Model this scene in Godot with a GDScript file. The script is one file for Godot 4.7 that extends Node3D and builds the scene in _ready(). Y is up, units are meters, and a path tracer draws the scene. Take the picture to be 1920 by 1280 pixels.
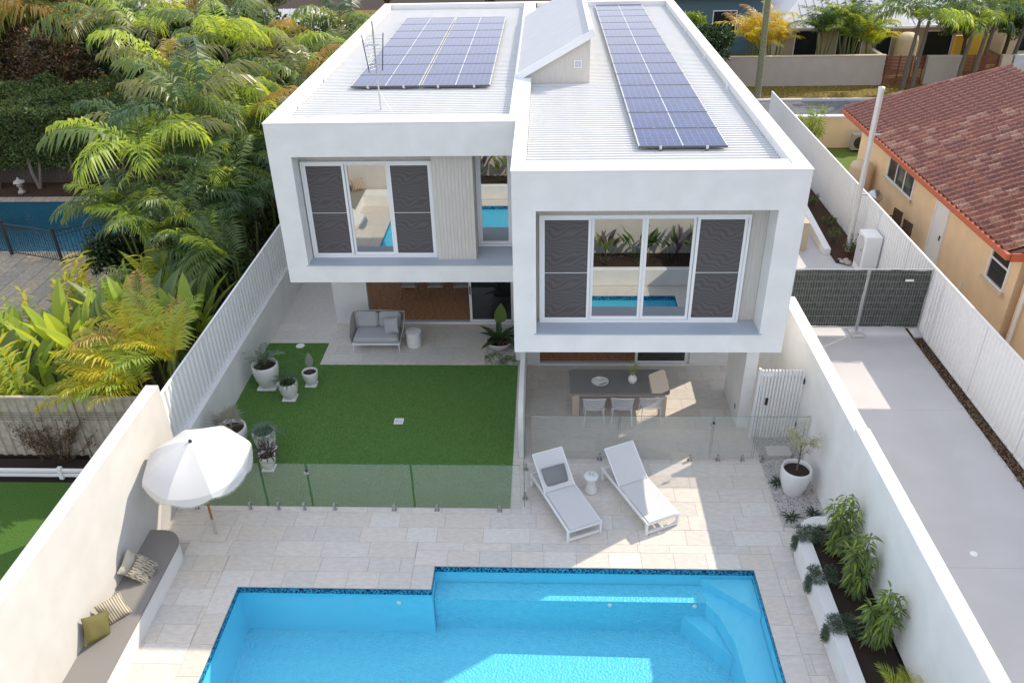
extends Node3D
# A white two-volume house above a pool terrace, seen from a drone. x right along the facade, y up, z towards the pool; terrace level is y = 0.
var rng := RandomNumberGenerator.new()
var used := {}
var mats := {}
var texs := {}
var boxes := {}
var cam: Camera3D

class MB:
	# collects triangles; points are given counter-clockwise as seen from outside
	var v := PackedVector3Array()
	var n := PackedVector3Array()
	var u := PackedVector2Array()
	func t3(a, b, c, na, nb, nc, ua = Vector2.ZERO, ub = Vector2.ZERO, uc = Vector2.ZERO):
		v.append(a); v.append(c); v.append(b)
		n.append(na); n.append(nc); n.append(nb)
		u.append(ua); u.append(uc); u.append(ub)
	func tri(a, b, c):
		var k = (b - a).cross(c - a).normalized()
		t3(a, b, c, k, k, k)
	func quad(a, b, c, d):
		tri(a, b, c); tri(a, c, d)
	func quv(a, b, c, d, s = Vector2.ONE):
		var k = (b - a).cross(c - a).normalized()
		t3(a, b, c, k, k, k, Vector2(0, s.y), s, Vector2(s.x, 0))
		t3(a, c, d, k, k, k, Vector2(0, s.y), Vector2(s.x, 0), Vector2.ZERO)
	func oq(a, b, c, d, ctr):
		if (b - a).cross(c - a).dot((a + c) * 0.5 - ctr) < 0: quad(a, d, c, b)
		else: quad(a, b, c, d)
	func box(lo, hi, t = Transform3D()):
		var p = []
		for i in 8: p.append(t * Vector3(hi.x if i & 1 else lo.x, hi.y if i & 2 else lo.y, hi.z if i & 4 else lo.z))
		var ctr = t * ((lo + hi) * 0.5)
		for f in [[0, 1, 3, 2], [4, 5, 7, 6], [0, 1, 5, 4], [2, 3, 7, 6], [0, 2, 6, 4], [1, 3, 7, 5]]: oq(p[f[0]], p[f[1]], p[f[2]], p[f[3]], ctr)
	func bbox(lo, hi, b, t = Transform3D()):
		var c = (lo + hi) * 0.5
		var h = (hi - lo) * 0.5
		var ctr = t * c
		var pt = func(a, s):
			var q = Vector3.ZERO
			for i in 3: q[i] = s[i] * (h[i] if i == a else h[i] - b)
			return t * (c + q)
		for a in 3:
			var e = (a + 1) % 3
			var f = (a + 2) % 3
			for s in [-1, 1]:
				var q = []
				for k in [[-1, -1], [1, -1], [1, 1], [-1, 1]]:
					var sg = [0, 0, 0]; sg[a] = s; sg[e] = k[0]; sg[f] = k[1]
					q.append(pt.call(a, sg))
				oq(q[0], q[1], q[2], q[3], ctr)
				for s2 in [-1, 1]:
					var s0 = [0, 0, 0]; s0[a] = s; s0[e] = s2; s0[f] = -1
					var s1 = [0, 0, 0]; s1[a] = s; s1[e] = s2; s1[f] = 1
					oq(pt.call(a, s0), pt.call(a, s1), pt.call(e, s1), pt.call(e, s0), ctr)
		for i in 8:
			var s = [1 if i & 1 else -1, 1 if i & 2 else -1, 1 if i & 4 else -1]
			var p0 = pt.call(0, s); var p1 = pt.call(1, s); var p2 = pt.call(2, s)
			if (p1 - p0).cross(p2 - p0).dot(p0 - ctr) < 0: tri(p0, p2, p1)
			else: tri(p0, p1, p2)
	func tube(pts, r0, r1, k = 6, caps = true):
		var m = pts.size()
		var rings = []
		var nr = []
		var t = (pts[1] - pts[0]).normalized()
		var s = t.cross(Vector3(0.31, 0.2, 0.93) if absf(t.z) < 0.9 else Vector3.RIGHT).normalized()
		for i in m:
			var tt = (pts[mini(i + 1, m - 1)] - pts[maxi(i - 1, 0)]).normalized()
			s = (s - tt * s.dot(tt)).normalized()
			var w = tt.cross(s)
			var r = lerpf(r0, r1, float(i) / (m - 1))
			var ring = []; var rn = []
			for j in k:
				var a = TAU * j / k
				var d = s * cos(a) + w * sin(a)
				ring.append(pts[i] + d * r); rn.append(d)
			rings.append(ring); nr.append(rn)
		for i in m - 1:
			for j in k:
				var l = (j + 1) % k
				t3(rings[i][j], rings[i][l], rings[i + 1][l], nr[i][j], nr[i][l], nr[i + 1][l])
				t3(rings[i][j], rings[i + 1][l], rings[i + 1][j], nr[i][j], nr[i + 1][l], nr[i + 1][j])
		if caps:
			for j in k:
				var l = (j + 1) % k
				tri(pts[0], rings[0][l], rings[0][j])
				tri(pts[m - 1], rings[m - 1][j], rings[m - 1][l])
	func lathe(prof, k, c = Vector3.ZERO, sharp = false):
		var m = prof.size()
		var nn = []
		for i in m:
			var d = prof[mini(i + 1, m - 1)] - prof[maxi(i - 1, 0)]
			nn.append(Vector2(d.y, -d.x).normalized())
		for i in m - 1:
			var n0 = nn[i]; var n1 = nn[i + 1]
			if sharp:
				var d = prof[i + 1] - prof[i]
				n0 = Vector2(d.y, -d.x).normalized(); n1 = n0
			for j in k:
				var a0 = TAU * j / k; var a1 = TAU * (j + 1) / k
				var e0 = Vector3(cos(a0), 0, sin(a0)); var e1 = Vector3(cos(a1), 0, sin(a1))
				var y0 = Vector3.UP * prof[i].y; var y1 = Vector3.UP * prof[i + 1].y
				var a = c + e0 * prof[i].x + y0; var b = c + e1 * prof[i].x + y0
				var cc = c + e1 * prof[i + 1].x + y1; var d = c + e0 * prof[i + 1].x + y1
				var na = e0 * n0.x + Vector3.UP * n0.y; var nb = e1 * n0.x + Vector3.UP * n0.y
				var nc = e1 * n1.x + Vector3.UP * n1.y; var nd = e0 * n1.x + Vector3.UP * n1.y
				if prof[i].x > 1e-5: t3(a, cc, b, na, nc, nb)
				if prof[i + 1].x > 1e-5: t3(a, d, cc, na, nd, nc)
	func surf(P):
		var h = P.size(); var w = P[0].size()
		var nr = []
		for i in h:
			var row = []
			for j in w:
				var du = P[i][mini(j + 1, w - 1)] - P[i][maxi(j - 1, 0)]
				var dv = P[mini(i + 1, h - 1)][j] - P[maxi(i - 1, 0)][j]
				row.append(du.cross(dv).normalized())
			nr.append(row)
		for i in h - 1:
			for j in w - 1:
				var ua = Vector2(float(j) / (w - 1), float(i) / (h - 1)); var ub = Vector2(float(j + 1) / (w - 1), ua.y)
				var uc = Vector2(ub.x, float(i + 1) / (h - 1)); var ud = Vector2(ua.x, uc.y)
				t3(P[i][j], P[i][j + 1], P[i + 1][j + 1], nr[i][j], nr[i][j + 1], nr[i + 1][j + 1], ua, ub, uc)
				t3(P[i][j], P[i + 1][j + 1], P[i + 1][j], nr[i][j], nr[i + 1][j + 1], nr[i + 1][j], ua, uc, ud)
	func prism(poly, y0, y1):
		# a flat outline in (x, z) pulled up from y0 to y1
		var ids = Geometry2D.triangulate_polygon(poly)
		for i in range(0, ids.size(), 3):
			var a = poly[ids[i]]; var b = poly[ids[i + 1]]; var c = poly[ids[i + 2]]
			if (b - a).cross(c - a) > 0: var q = b; b = c; c = q
			tri(Vector3(a.x, y1, a.y), Vector3(b.x, y1, b.y), Vector3(c.x, y1, c.y))
			tri(Vector3(a.x, y0, a.y), Vector3(c.x, y0, c.y), Vector3(b.x, y0, b.y))
		var area = 0.0
		for i in poly.size(): area += poly[i].cross(poly[(i + 1) % poly.size()])
		for i in poly.size():
			var p = poly[i]; var q = poly[(i + 1) % poly.size()]
			if area < 0: var s = p; p = q; q = s
			quad(Vector3(p.x, y0, p.y), Vector3(p.x, y1, p.y), Vector3(q.x, y1, q.y), Vector3(q.x, y0, q.y))
	func leaflet(b, d, s, l, w, droop):
		var m = b + d * l * 0.45 + Vector3(0, -droop * l * 0.15, 0)
		var t = b + d * l + Vector3(0, -droop * l, 0)
		tri(b, m + s * w, m - s * w); tri(m + s * w, t, m - s * w)
	func paddle(b, d, s, l, w, bend, fold = 0.25, seg = 5):
		# a broad leaf with a folded midrib
		var up = s.cross(d).normalized()
		var pm = b; var pl = b; var pr = b
		for i in range(1, seg + 1):
			var t = float(i) / seg
			var c = b + d * l * t - up * bend * l * t * t
			var ww = w * pow(sin(PI * pow(t, 0.75) * 0.97 + 0.06), 0.8) if i < seg else 0.0
			var le = c - s * ww + up * ww * fold; var re = c + s * ww + up * ww * fold
			if i == 1: tri(pm, c, le); tri(pm, re, c)
			else: quad(pm, c, le, pl); quad(pm, pr, re, c)
			pm = c; pl = le; pr = re
	func mesh():
		var a = []
		a.resize(Mesh.ARRAY_MAX)
		a[Mesh.ARRAY_VERTEX] = v; a[Mesh.ARRAY_NORMAL] = n; a[Mesh.ARRAY_TEX_UV] = u
		var m = ArrayMesh.new()
		if v.size(): m.add_surface_from_arrays(Mesh.PRIMITIVE_TRIANGLES, a)
		return m

# ---------- names, labels, parts ----------
func numbered(called):
	var k = used.get(called, 0)
	used[called] = k + 1
	return called if k == 0 else "%s_%03d" % [called, k]
func tag(o, label, category, group = "", kind = ""):
	o.set_meta("label", label)
	if category: o.set_meta("category", category)
	if group: o.set_meta("group", group)
	if kind: o.set_meta("kind", kind)
	return o
func thing(called, label, category, at = Vector3.ZERO, turn = 0.0, group = ""):
	var o = Node3D.new()
	o.name = numbered(called); add_child(o)
	o.position = at; o.rotation.y = turn
	return tag(o, label, category, group)
func copy(o, label = ""):
	var c = o.duplicate()
	c.name = numbered(String(o.name)); add_child(c)
	if label: c.set_meta("label", label)
	return c
func part(par, called, m, material, t = Transform3D()):
	var o = MeshInstance3D.new()
	o.name = called
	o.mesh = m.mesh() if m is MB else m
	o.material_override = material
	o.transform = t
	par.add_child(o, true)
	return o
func pivot(par, called, t = Transform3D()):
	var o = Node3D.new()
	o.name = called; o.transform = t
	par.add_child(o, true)
	return o
func whole(called, m, material, label, category, group = "", t = Transform3D()):
	var o = part(self, numbered(called), m, material, t)
	return tag(o, label, category, group)
func ground(called, m, material):
	var o = part(self, numbered(called), m, material)
	o.set_meta("kind", "structure")
	return o
func B(par, called, x0, x1, y0, y1, z0, z1, material, bev = 0.0):
	var s = Vector3(x1 - x0, y1 - y0, z1 - z0).abs()
	var key = "%.3f %.3f %.3f %.3f" % [s.x, s.y, s.z, bev]
	if not boxes.has(key):
		var b = MB.new()
		if bev > 0: b.bbox(-s / 2, s / 2, bev)
		else: b.box(-s / 2, s / 2)
		boxes[key] = b.mesh()
	return part(par, called, boxes[key], material, Transform3D(Basis(), Vector3(x0 + x1, y0 + y1, z0 + z1) / 2))
func at(x, y, z, turn = 0.0, s = 1.0):
	return Transform3D(Basis(Vector3.UP, turn).scaled(Vector3.ONE * s), Vector3(x, y, z))
func rf(a, b): return rng.randf_range(a, b)
func in_view(p):
	var q = cam.transform.affine_inverse() * p
	if q.z > -0.5: return false
	var k = tan(deg_to_rad(cam.fov) / 2)
	return absf(q.x / -q.z) < k * 1.55 and absf(q.y / -q.z) < k * 1.05

# ---------- materials ----------
func noise_tex(key, freq, lo, hi, oct = 4, kind = 0, size = 512, sd = 1):
	if texs.has(key): return texs[key]
	var f = FastNoiseLite.new()
	f.seed = sd
	f.noise_type = FastNoiseLite.TYPE_CELLULAR if kind == 1 else FastNoiseLite.TYPE_SIMPLEX_SMOOTH
	f.frequency = freq; f.fractal_octaves = oct
	if kind == 1: f.fractal_type = FastNoiseLite.FRACTAL_NONE
	var g = Gradient.new()
	g.offsets = PackedFloat32Array([0.15, 0.85])
	g.colors = PackedColorArray([lo, hi])
	var t = NoiseTexture2D.new()
	t.width = size; t.height = size; t.seamless = true; t.noise = f; t.color_ramp = g
	texs[key] = t
	return t
func M(key, lin = Color.WHITE, rough = 0.8, tex = null, scale = 0.5, more = {}):
	if mats.has(key): return mats[key]
	var m = StandardMaterial3D.new()
	m.resource_name = key
	m.albedo_color = lin.linear_to_srgb()
	m.roughness = rough
	m.metallic_specular = 0.4
	if tex:
		m.albedo_texture = tex
		m.uv1_triplanar = true; m.uv1_world_triplanar = true
		m.uv1_scale = Vector3.ONE * scale if not scale is Vector3 else scale
	for k in more: m.set(k, more[k])
	mats[key] = m
	return m
func leafmat(key, lin, back, rough = 0.42):
	# back: the light that comes through the blade, linear
	return M(key, lin, rough, null, 1.0, {"backlight_enabled": true, "backlight": (back * 2.0).linear_to_srgb()})
func bump(m, tex, cm):
	m.heightmap_enabled = true; m.heightmap_texture = tex; m.heightmap_scale = cm
	return m

func _ready():
	rng.seed = 7
	# camera
	cam = Camera3D.new()
	cam.name = "camera"
	cam.fov = 45.32
	cam.near = 0.1; cam.far = 400.0
	cam.transform = Transform3D(Basis(Vector3(0.99918213, -0.01967692, -0.03532558), Vector3(-0.00141786, 0.85602885, -0.5169261), Vector3(0.04041123, 0.51655341, 0.85530083)), Vector3(0.6147, 11.6245, 14.0331))
	add_child(cam); cam.current = true
	# sky and sun
	var sm = ProceduralSkyMaterial.new()
	sm.sky_top_color = Color(0.64, 0.675, 0.745)
	sm.sky_horizon_color = Color(0.895, 0.89, 0.895)
	sm.sky_curve = 0.2
	sm.ground_bottom_color = Color(0.5, 0.5, 0.47); sm.ground_horizon_color = Color(0.80, 0.84, 0.86)
	sm.sun_angle_max = 0.0
	var sky = Sky.new(); sky.sky_material = sm
	var env = Environment.new()
	env.background_mode = Environment.BG_SKY; env.sky = sky
	env.background_energy_multiplier = 1.62
	env.tonemap_mode = Environment.TONE_MAPPER_LINEAR
	env.tonemap_exposure = 1.47
	env.sdfgi_enabled = true; env.ssao_enabled = true; env.ssil_enabled = true
	var we = WorldEnvironment.new(); we.name = "surroundings"; we.environment = env
	add_child(we)
	var sun = DirectionalLight3D.new()
	sun.name = "sun"
	sun.light_energy = 1.08; sun.light_color = Color(1.0, 0.945, 0.86)
	sun.light_angular_distance = 0.5; sun.shadow_enabled = true
	sun.transform = Transform3D(Basis.looking_at(Vector3(-1.04, -1.0, 0.745), Vector3.UP), Vector3(20, 20, -15))
	add_child(sun)
	materials()
	setting()
	terrace()
	pool()
	walls_and_fences()
	house()
	roof_things()
	furniture()
	pots_and_planters()
	driveway_side()
	neighbour_right()
	street()
	neighbour_left()
	garden_left()

func materials():
	var w = Color.WHITE
	var stucco = noise_tex("stucco", 0.012, Color(0.965, 0.965, 0.962), w, 5)
	var grit = noise_tex("grit", 0.09, Color(0.86, 0.86, 0.86), w, 4, 0, 512, 3)
	var vein = noise_tex("vein", 0.012, Color(0.945, 0.937, 0.928), w, 6, 0, 1024, 15)
	var mott = noise_tex("mottle", 0.011, Color(0.86, 0.85, 0.84), w, 6, 0, 1024, 5)
	bump(M("white_render", Color(0.78, 0.78, 0.77), 0.85, stucco, 0.22), grit, 0.03)
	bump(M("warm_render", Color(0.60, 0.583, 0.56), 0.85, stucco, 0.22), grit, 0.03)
	bump(M("bright_render", Color(0.86, 0.86, 0.85), 0.85, stucco, 0.22), grit, 0.03)
	M("white_paint", Color(0.80, 0.80, 0.80), 0.45)
	M("white_metal", Color(0.78, 0.79, 0.80), 0.35, null, 1, {"metallic_specular": 0.5})
	M("roof_white", Color(0.66, 0.67, 0.68), 0.42, stucco, 0.3)
	M("sill_metal", Color(0.40, 0.445, 0.51), 0.4)
	M("aluminium", Color(0.55, 0.56, 0.58), 0.3, null, 1, {"metallic": 0.9})
	M("steel", Color(0.5, 0.5, 0.5), 0.25, null, 1, {"metallic": 1.0})
	M("dark_metal", Color(0.03, 0.03, 0.035), 0.45)
	M("black_rubber", Color(0.015, 0.015, 0.015), 0.7)
	var clad = noise_tex("clad", 0.03, Color(0.95, 0.945, 0.94), w, 4, 0, 512, 9)
	M("cladding", Color(0.60, 0.575, 0.53), 0.75, clad, Vector3(1.5, 0.1, 1.5))
	# mirror-coated glazing, and the fine insect screens in front of some panes
	M("window_glass", Color(0.45, 0.46, 0.45), 0.015, null, 1, {"metallic": 1.0})
	M("dark_glass", Color(0.10, 0.11, 0.115), 0.02, null, 1, {"metallic": 0.85})
	M("insect_screen", Color(0.17, 0.157, 0.162, 0.82), 0.6, screen_moire_tex(), 0.9, {"transparency": BaseMaterial3D.TRANSPARENCY_ALPHA})
	M("fence_glass", Color(0.50, 0.55, 0.50, 0.13), 0.02, null, 1, {"transparency": BaseMaterial3D.TRANSPARENCY_ALPHA})
	M("glass_edge", Color(0.05, 0.16, 0.13), 0.1)
	# stone, in six tones
	var tones = [Color(0.68, 0.64, 0.59), Color(0.65, 0.615, 0.57), Color(0.69, 0.645, 0.585), Color(0.63, 0.60, 0.56), Color(0.665, 0.615, 0.55), Color(0.705, 0.675, 0.63)]
	for i in 6: bump(M("travertine%d" % i, tones[i], 0.62, vein, Vector3(0.30 + 0.05 * i, 0.9, 0.75 + 0.08 * i)), vein, 0.03)
	M("grout", Color(0.53, 0.50, 0.465), 0.9)
	bump(M("concrete", Color(0.53, 0.52, 0.52), 0.85, stucco, 0.1), grit, 0.04)
	M("path_concrete", Color(0.34, 0.32, 0.29), 0.9, mott, 0.25)
	bump(M("turf", Color(0.17, 0.33, 0.085), 0.9, noise_tex("turf", 0.11, Color(0.45, 0.52, 0.40), w, 3, 0, 512, 4), 1.1), grit, 1.0)
	M("turf_blade", Color(0.17, 0.33, 0.085), 0.6, null, 1, {"vertex_color_use_as_albedo": true})
	bump(M("lawn", Color(0.17, 0.24, 0.04), 0.9, noise_tex("lawn", 0.08, Color(0.60, 0.65, 0.55), w, 4, 0, 512, 6), 0.8), grit, 0.6)
	bump(M("soil", Color(0.045, 0.03, 0.022), 0.95, grit, 1.3), grit, 3.0)
	bump(M("mulch", Color(0.12, 0.06, 0.03), 0.95, noise_tex("mulch", 0.07, Color(0.35, 0.33, 0.32), w, 4, 0, 512, 8), 0.7), grit, 4.0)
	M("asphalt", Color(0.16, 0.165, 0.18), 0.9, mott, 0.2)
	M("dry_grass", Color(0.30, 0.20, 0.04), 0.95, noise_tex("dry", 0.03, Color(0.45, 0.5, 0.3), w, 5, 0, 512, 12), 0.35)
	# pool
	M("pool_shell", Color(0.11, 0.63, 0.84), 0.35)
	bump(M("pool_floor", Color(0.11, 0.63, 0.84), 0.35, stucco, 0.85), noise_tex("pool_relief", 0.035, Color.BLACK, w, 2, 0, 512, 77), 1.3)  # relief added to suggest rippled sunlight on the pool floor
	var wave = noise_tex("wave", 0.012, Color.BLACK, w, 3, 0, 512, 14)
	bump(M("pool_water", Color(0.10, 0.55, 0.80, 0.04), 0.0, null, 1, {"transparency": BaseMaterial3D.TRANSPARENCY_ALPHA}), wave, 1.2)
	mats["pool_water"].uv1_triplanar = true; mats["pool_water"].uv1_world_triplanar = true; mats["pool_water"].uv1_scale = Vector3.ONE * 0.7
	M("mosaic", Color(1, 1, 1), 0.15, mosaic_tex(), Vector3(0.8, 0.8, 0.8), {"texture_filter": BaseMaterial3D.TEXTURE_FILTER_NEAREST})
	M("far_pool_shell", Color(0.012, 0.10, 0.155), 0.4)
	# timber, fabrics
	var wood = noise_tex("wood", 0.05, Color(0.6, 0.55, 0.5), w, 5, 0, 512, 31)
	M("floor_timber", Color(0.68, 0.36, 0.18), 0.5, wood, Vector3(0.3, 1.5, 1.5))
	M("chair_timber", Color(0.46, 0.26, 0.10), 0.5, wood, Vector3(2, 0.4, 2))
	M("pole_timber", Color(0.52, 0.25, 0.06), 0.5, wood, Vector3(4, 0.5, 4))
	M("table_grey", Color(0.23, 0.222, 0.215), 0.6, stucco, Vector3(0.5, 2, 4))
	M("table_leg", Color(0.60, 0.50, 0.41), 0.7, clad, Vector3(3, 0.5, 3))
	var weave = noise_tex("weave", 0.2, Color(0.82, 0.82, 0.82), w, 2, 0, 512, 41)
	M("canopy_white", Color(0.70, 0.695, 0.68), 0.9, null, 1, {"backlight_enabled": true, "backlight": Color(0.5, 0.49, 0.46)})
	bump(M("sling", Color(0.77, 0.77, 0.77), 0.75, weave, 4.0), weave, 0.1)
	bump(M("sofa_cloth", Color(0.56, 0.565, 0.59), 0.9, weave, 3.0), weave, 0.15)
	bump(M("grey_cloth", Color(0.27, 0.275, 0.28), 0.9, weave, 3.0), weave, 0.15)
	bump(M("bench_seat", Color(0.30, 0.285, 0.27), 0.9, weave, 2.0), weave, 0.1)
	bump(M("beige_cloth", Color(0.56, 0.52, 0.43), 0.9, weave, 3.0), weave, 0.15)
	bump(M("olive_cloth", Color(0.17, 0.155, 0.055), 0.9, weave, 3.0), weave, 0.15)
	M("rope_grey", Color(0.45, 0.43, 0.41), 0.8)
	bump(M("pot_white", Color(0.76, 0.76, 0.75), 0.6, stucco, 0.8), grit, 0.1)
	M("glaze_white", Color(0.80, 0.80, 0.79), 0.25)
	# leaves: colour of the blade, and what shines through it
	leafmat("leaf_gold", Color(0.46, 0.41, 0.035), Color(0.46, 0.38, 0.02))
	leafmat("leaf_lime", Color(0.22, 0.31, 0.05), Color(0.31, 0.35, 0.03))
	leafmat("leaf_green", Color(0.085, 0.13, 0.045), Color(0.15, 0.18, 0.03))
	leafmat("leaf_olive", Color(0.16, 0.17, 0.07), Color(0.16, 0.16, 0.03), 0.34)
	leafmat("leaf_deep", Color(0.038, 0.075, 0.03), Color(0.045, 0.08, 0.02))
	leafmat("leaf_blue", Color(0.10, 0.15, 0.11), Color(0.06, 0.09, 0.04))
	leafmat("leaf_dry", Color(0.38, 0.24, 0.07), Color(0.24, 0.14, 0.02))
	leafmat("leaf_silver", Color(0.33, 0.31, 0.27), Color(0.08, 0.07, 0.05))
	leafmat("leaf_dark", Color(0.02, 0.04, 0.02), Color(0.02, 0.04, 0.01), 0.35)
	leafmat("leaf_purple", Color(0.085, 0.06, 0.065), Color(0.03, 0.015, 0.02))
	leafmat("leaf_grey", Color(0.22, 0.24, 0.22), Color(0.06, 0.07, 0.05))
	leafmat("leaf_pale", Color(0.42, 0.44, 0.33), Color(0.18, 0.18, 0.10))
	leafmat("leaf_brown", Color(0.15, 0.11, 0.07), Color(0.07, 0.04, 0.015))
	leafmat("petal_pink", Color(0.42, 0.08, 0.16), Color(0.2, 0.04, 0.08))
	for k in ["leaf_green", "leaf_deep", "leaf_brown", "leaf_lime", "leaf_blue"]:
		var m = mats[k].duplicate(); m.vertex_color_use_as_albedo = true; mats[k + "_many"] = m
	M("stem_green", Color(0.14, 0.16, 0.05), 0.6)
	M("trunk_grey", Color(0.26, 0.225, 0.19), 0.9, noise_tex("bark", 0.05, Color(0.5, 0.48, 0.45), w, 4, 0, 512, 51), Vector3(1, 3, 1))
	M("trunk_brown", Color(0.16, 0.11, 0.075), 0.9, noise_tex("bark", 0.05, Color(0.5, 0.48, 0.45), w), Vector3(1, 3, 1))
	# neighbours
	M("peach_wall", Color(0.86, 0.64, 0.41), 0.85, stucco, 0.2)
	M("cream_wall", Color(0.68, 0.54, 0.36), 0.85, stucco, 0.2)
	M("tan_wall", Color(0.50, 0.42, 0.31), 0.85, stucco, 0.2)
	M("yellow_wall", Color(0.70, 0.40, 0.05), 0.85)
	M("grey_wall", Color(0.40, 0.355, 0.315), 0.85, stucco, 0.2)
	M("blue_wall", Color(0.09, 0.16, 0.20), 0.8)
	M("fascia_red", Color(0.46, 0.12, 0.06), 0.5)
	M("slat_red", Color(0.17, 0.05, 0.03), 0.6)
	M("shade_cloth", Color(0.10, 0.112, 0.10), 0.8, noise_tex("cloth", 0.02, Color(0.7, 0.7, 0.7), w, 3, 0, 512, 61), 0.6)
	M("pole_green", Color(0.36, 0.38, 0.24), 0.85, noise_tex("bark", 0.05, Color(0.5, 0.48, 0.45), w), Vector3(2, 0.3, 2))
	M("fence_cream", Color(0.50, 0.45, 0.37), 0.7, mott, 0.4)
	M("lawn_green", Color(0.09, 0.19, 0.03), 0.9, noise_tex("lawn", 0.08, Color(0.60, 0.65, 0.55), w), 0.8)
	M("brick_brown", Color(0.22, 0.15, 0.11), 0.85, mott, 0.5)
	for i in 3: M("slab%d" % i, [Color(0.42, 0.36, 0.28), Color(0.36, 0.32, 0.26), Color(0.45, 0.37, 0.27)][i], 0.8, mott, 0.5)
	M("aluminium_pale", Color(0.62, 0.63, 0.63), 0.4, stucco, 0.5, {"metallic": 0.25})
	M("roof_under", Color(0.10, 0.045, 0.035), 0.9)
	var tc = [Color(0.40, 0.185, 0.14), Color(0.35, 0.165, 0.13), Color(0.45, 0.215, 0.155), Color(0.32, 0.155, 0.13), Color(0.54, 0.32, 0.24)]
	var lichen = noise_tex("lichen", 0.03, Color(0.62, 0.58, 0.58), w, 5, 0, 512, 19)
	for i in 5: M("tile%d" % i, tc[i], 0.75, lichen, 0.8)
	M("far_roof", Color(0.52, 0.53, 0.56), 0.6, stucco, 0.3)
	M("dark_window", Color(0.02, 0.025, 0.03), 0.08)

func screen_moire_tex():
	# wavy moire bands of the fly screens, painted into their colour
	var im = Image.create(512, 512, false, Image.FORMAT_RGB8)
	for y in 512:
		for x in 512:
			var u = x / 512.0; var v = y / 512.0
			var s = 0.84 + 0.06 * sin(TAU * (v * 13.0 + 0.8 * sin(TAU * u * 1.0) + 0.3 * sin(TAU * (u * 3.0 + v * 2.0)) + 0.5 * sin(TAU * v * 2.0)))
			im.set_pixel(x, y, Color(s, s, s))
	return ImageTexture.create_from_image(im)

func mosaic_tex():
	var im = Image.create(48, 48, false, Image.FORMAT_RGB8)
	var r = RandomNumberGenerator.new(); r.seed = 3
	var cs = [Color(0.05, 0.20, 0.38), Color(0.12, 0.42, 0.58), Color(0.20, 0.55, 0.68), Color(0.03, 0.12, 0.28), Color(0.30, 0.60, 0.70)]
	for y in 48:
		for x in 48: im.set_pixel(x, y, cs[r.randi() % 5])
	return ImageTexture.create_from_image(im)

func setting():
	# one sheet to the horizon with a hole for each pool, then the surfaces laid on it
	var g = MB.new()
	var xs = [-150.0, -21.6, -14.6, -5.4, 4.8, 150.0]
	var zs = [-150.0, -15.9, -11.2, 2.7, 7.1, 150.0]
	for i in 5:
		for j in 5:
			if (i == 1 and j == 1) or (i == 3 and j == 3): continue
			g.quad(Vector3(xs[i], -0.06, zs[j + 1]), Vector3(xs[i + 1], -0.06, zs[j + 1]), Vector3(xs[i + 1], -0.06, zs[j]), Vector3(xs[i], -0.06, zs[j]))
	ground("ground", g, mats["soil"])

func subtract(r, holes):
	# what is left of a rectangle when others are cut from it
	var out = [r]
	for h in holes:
		var nx = []
		for q in out:
			if not q.intersects(h): nx.append(q); continue
			var c = q.intersection(h)
			if c.size.x < 1e-4 or c.size.y < 1e-4: nx.append(q); continue
			if c.position.x > q.position.x: nx.append(Rect2(q.position, Vector2(c.position.x - q.position.x, q.size.y)))
			if c.end.x < q.end.x: nx.append(Rect2(Vector2(c.end.x, q.position.y), Vector2(q.end.x - c.end.x, q.size.y)))
			if c.position.y > q.position.y: nx.append(Rect2(Vector2(c.position.x, q.position.y), Vector2(c.size.x, c.position.y - q.position.y)))
			if c.end.y < q.end.y: nx.append(Rect2(Vector2(c.position.x, c.end.y), Vector2(c.size.x, q.end.y - c.end.y)))
		out = nx
	return out
func rect(x0, z0, x1, z1): return Rect2(x0, z0, x1 - x0, z1 - z0)

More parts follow.
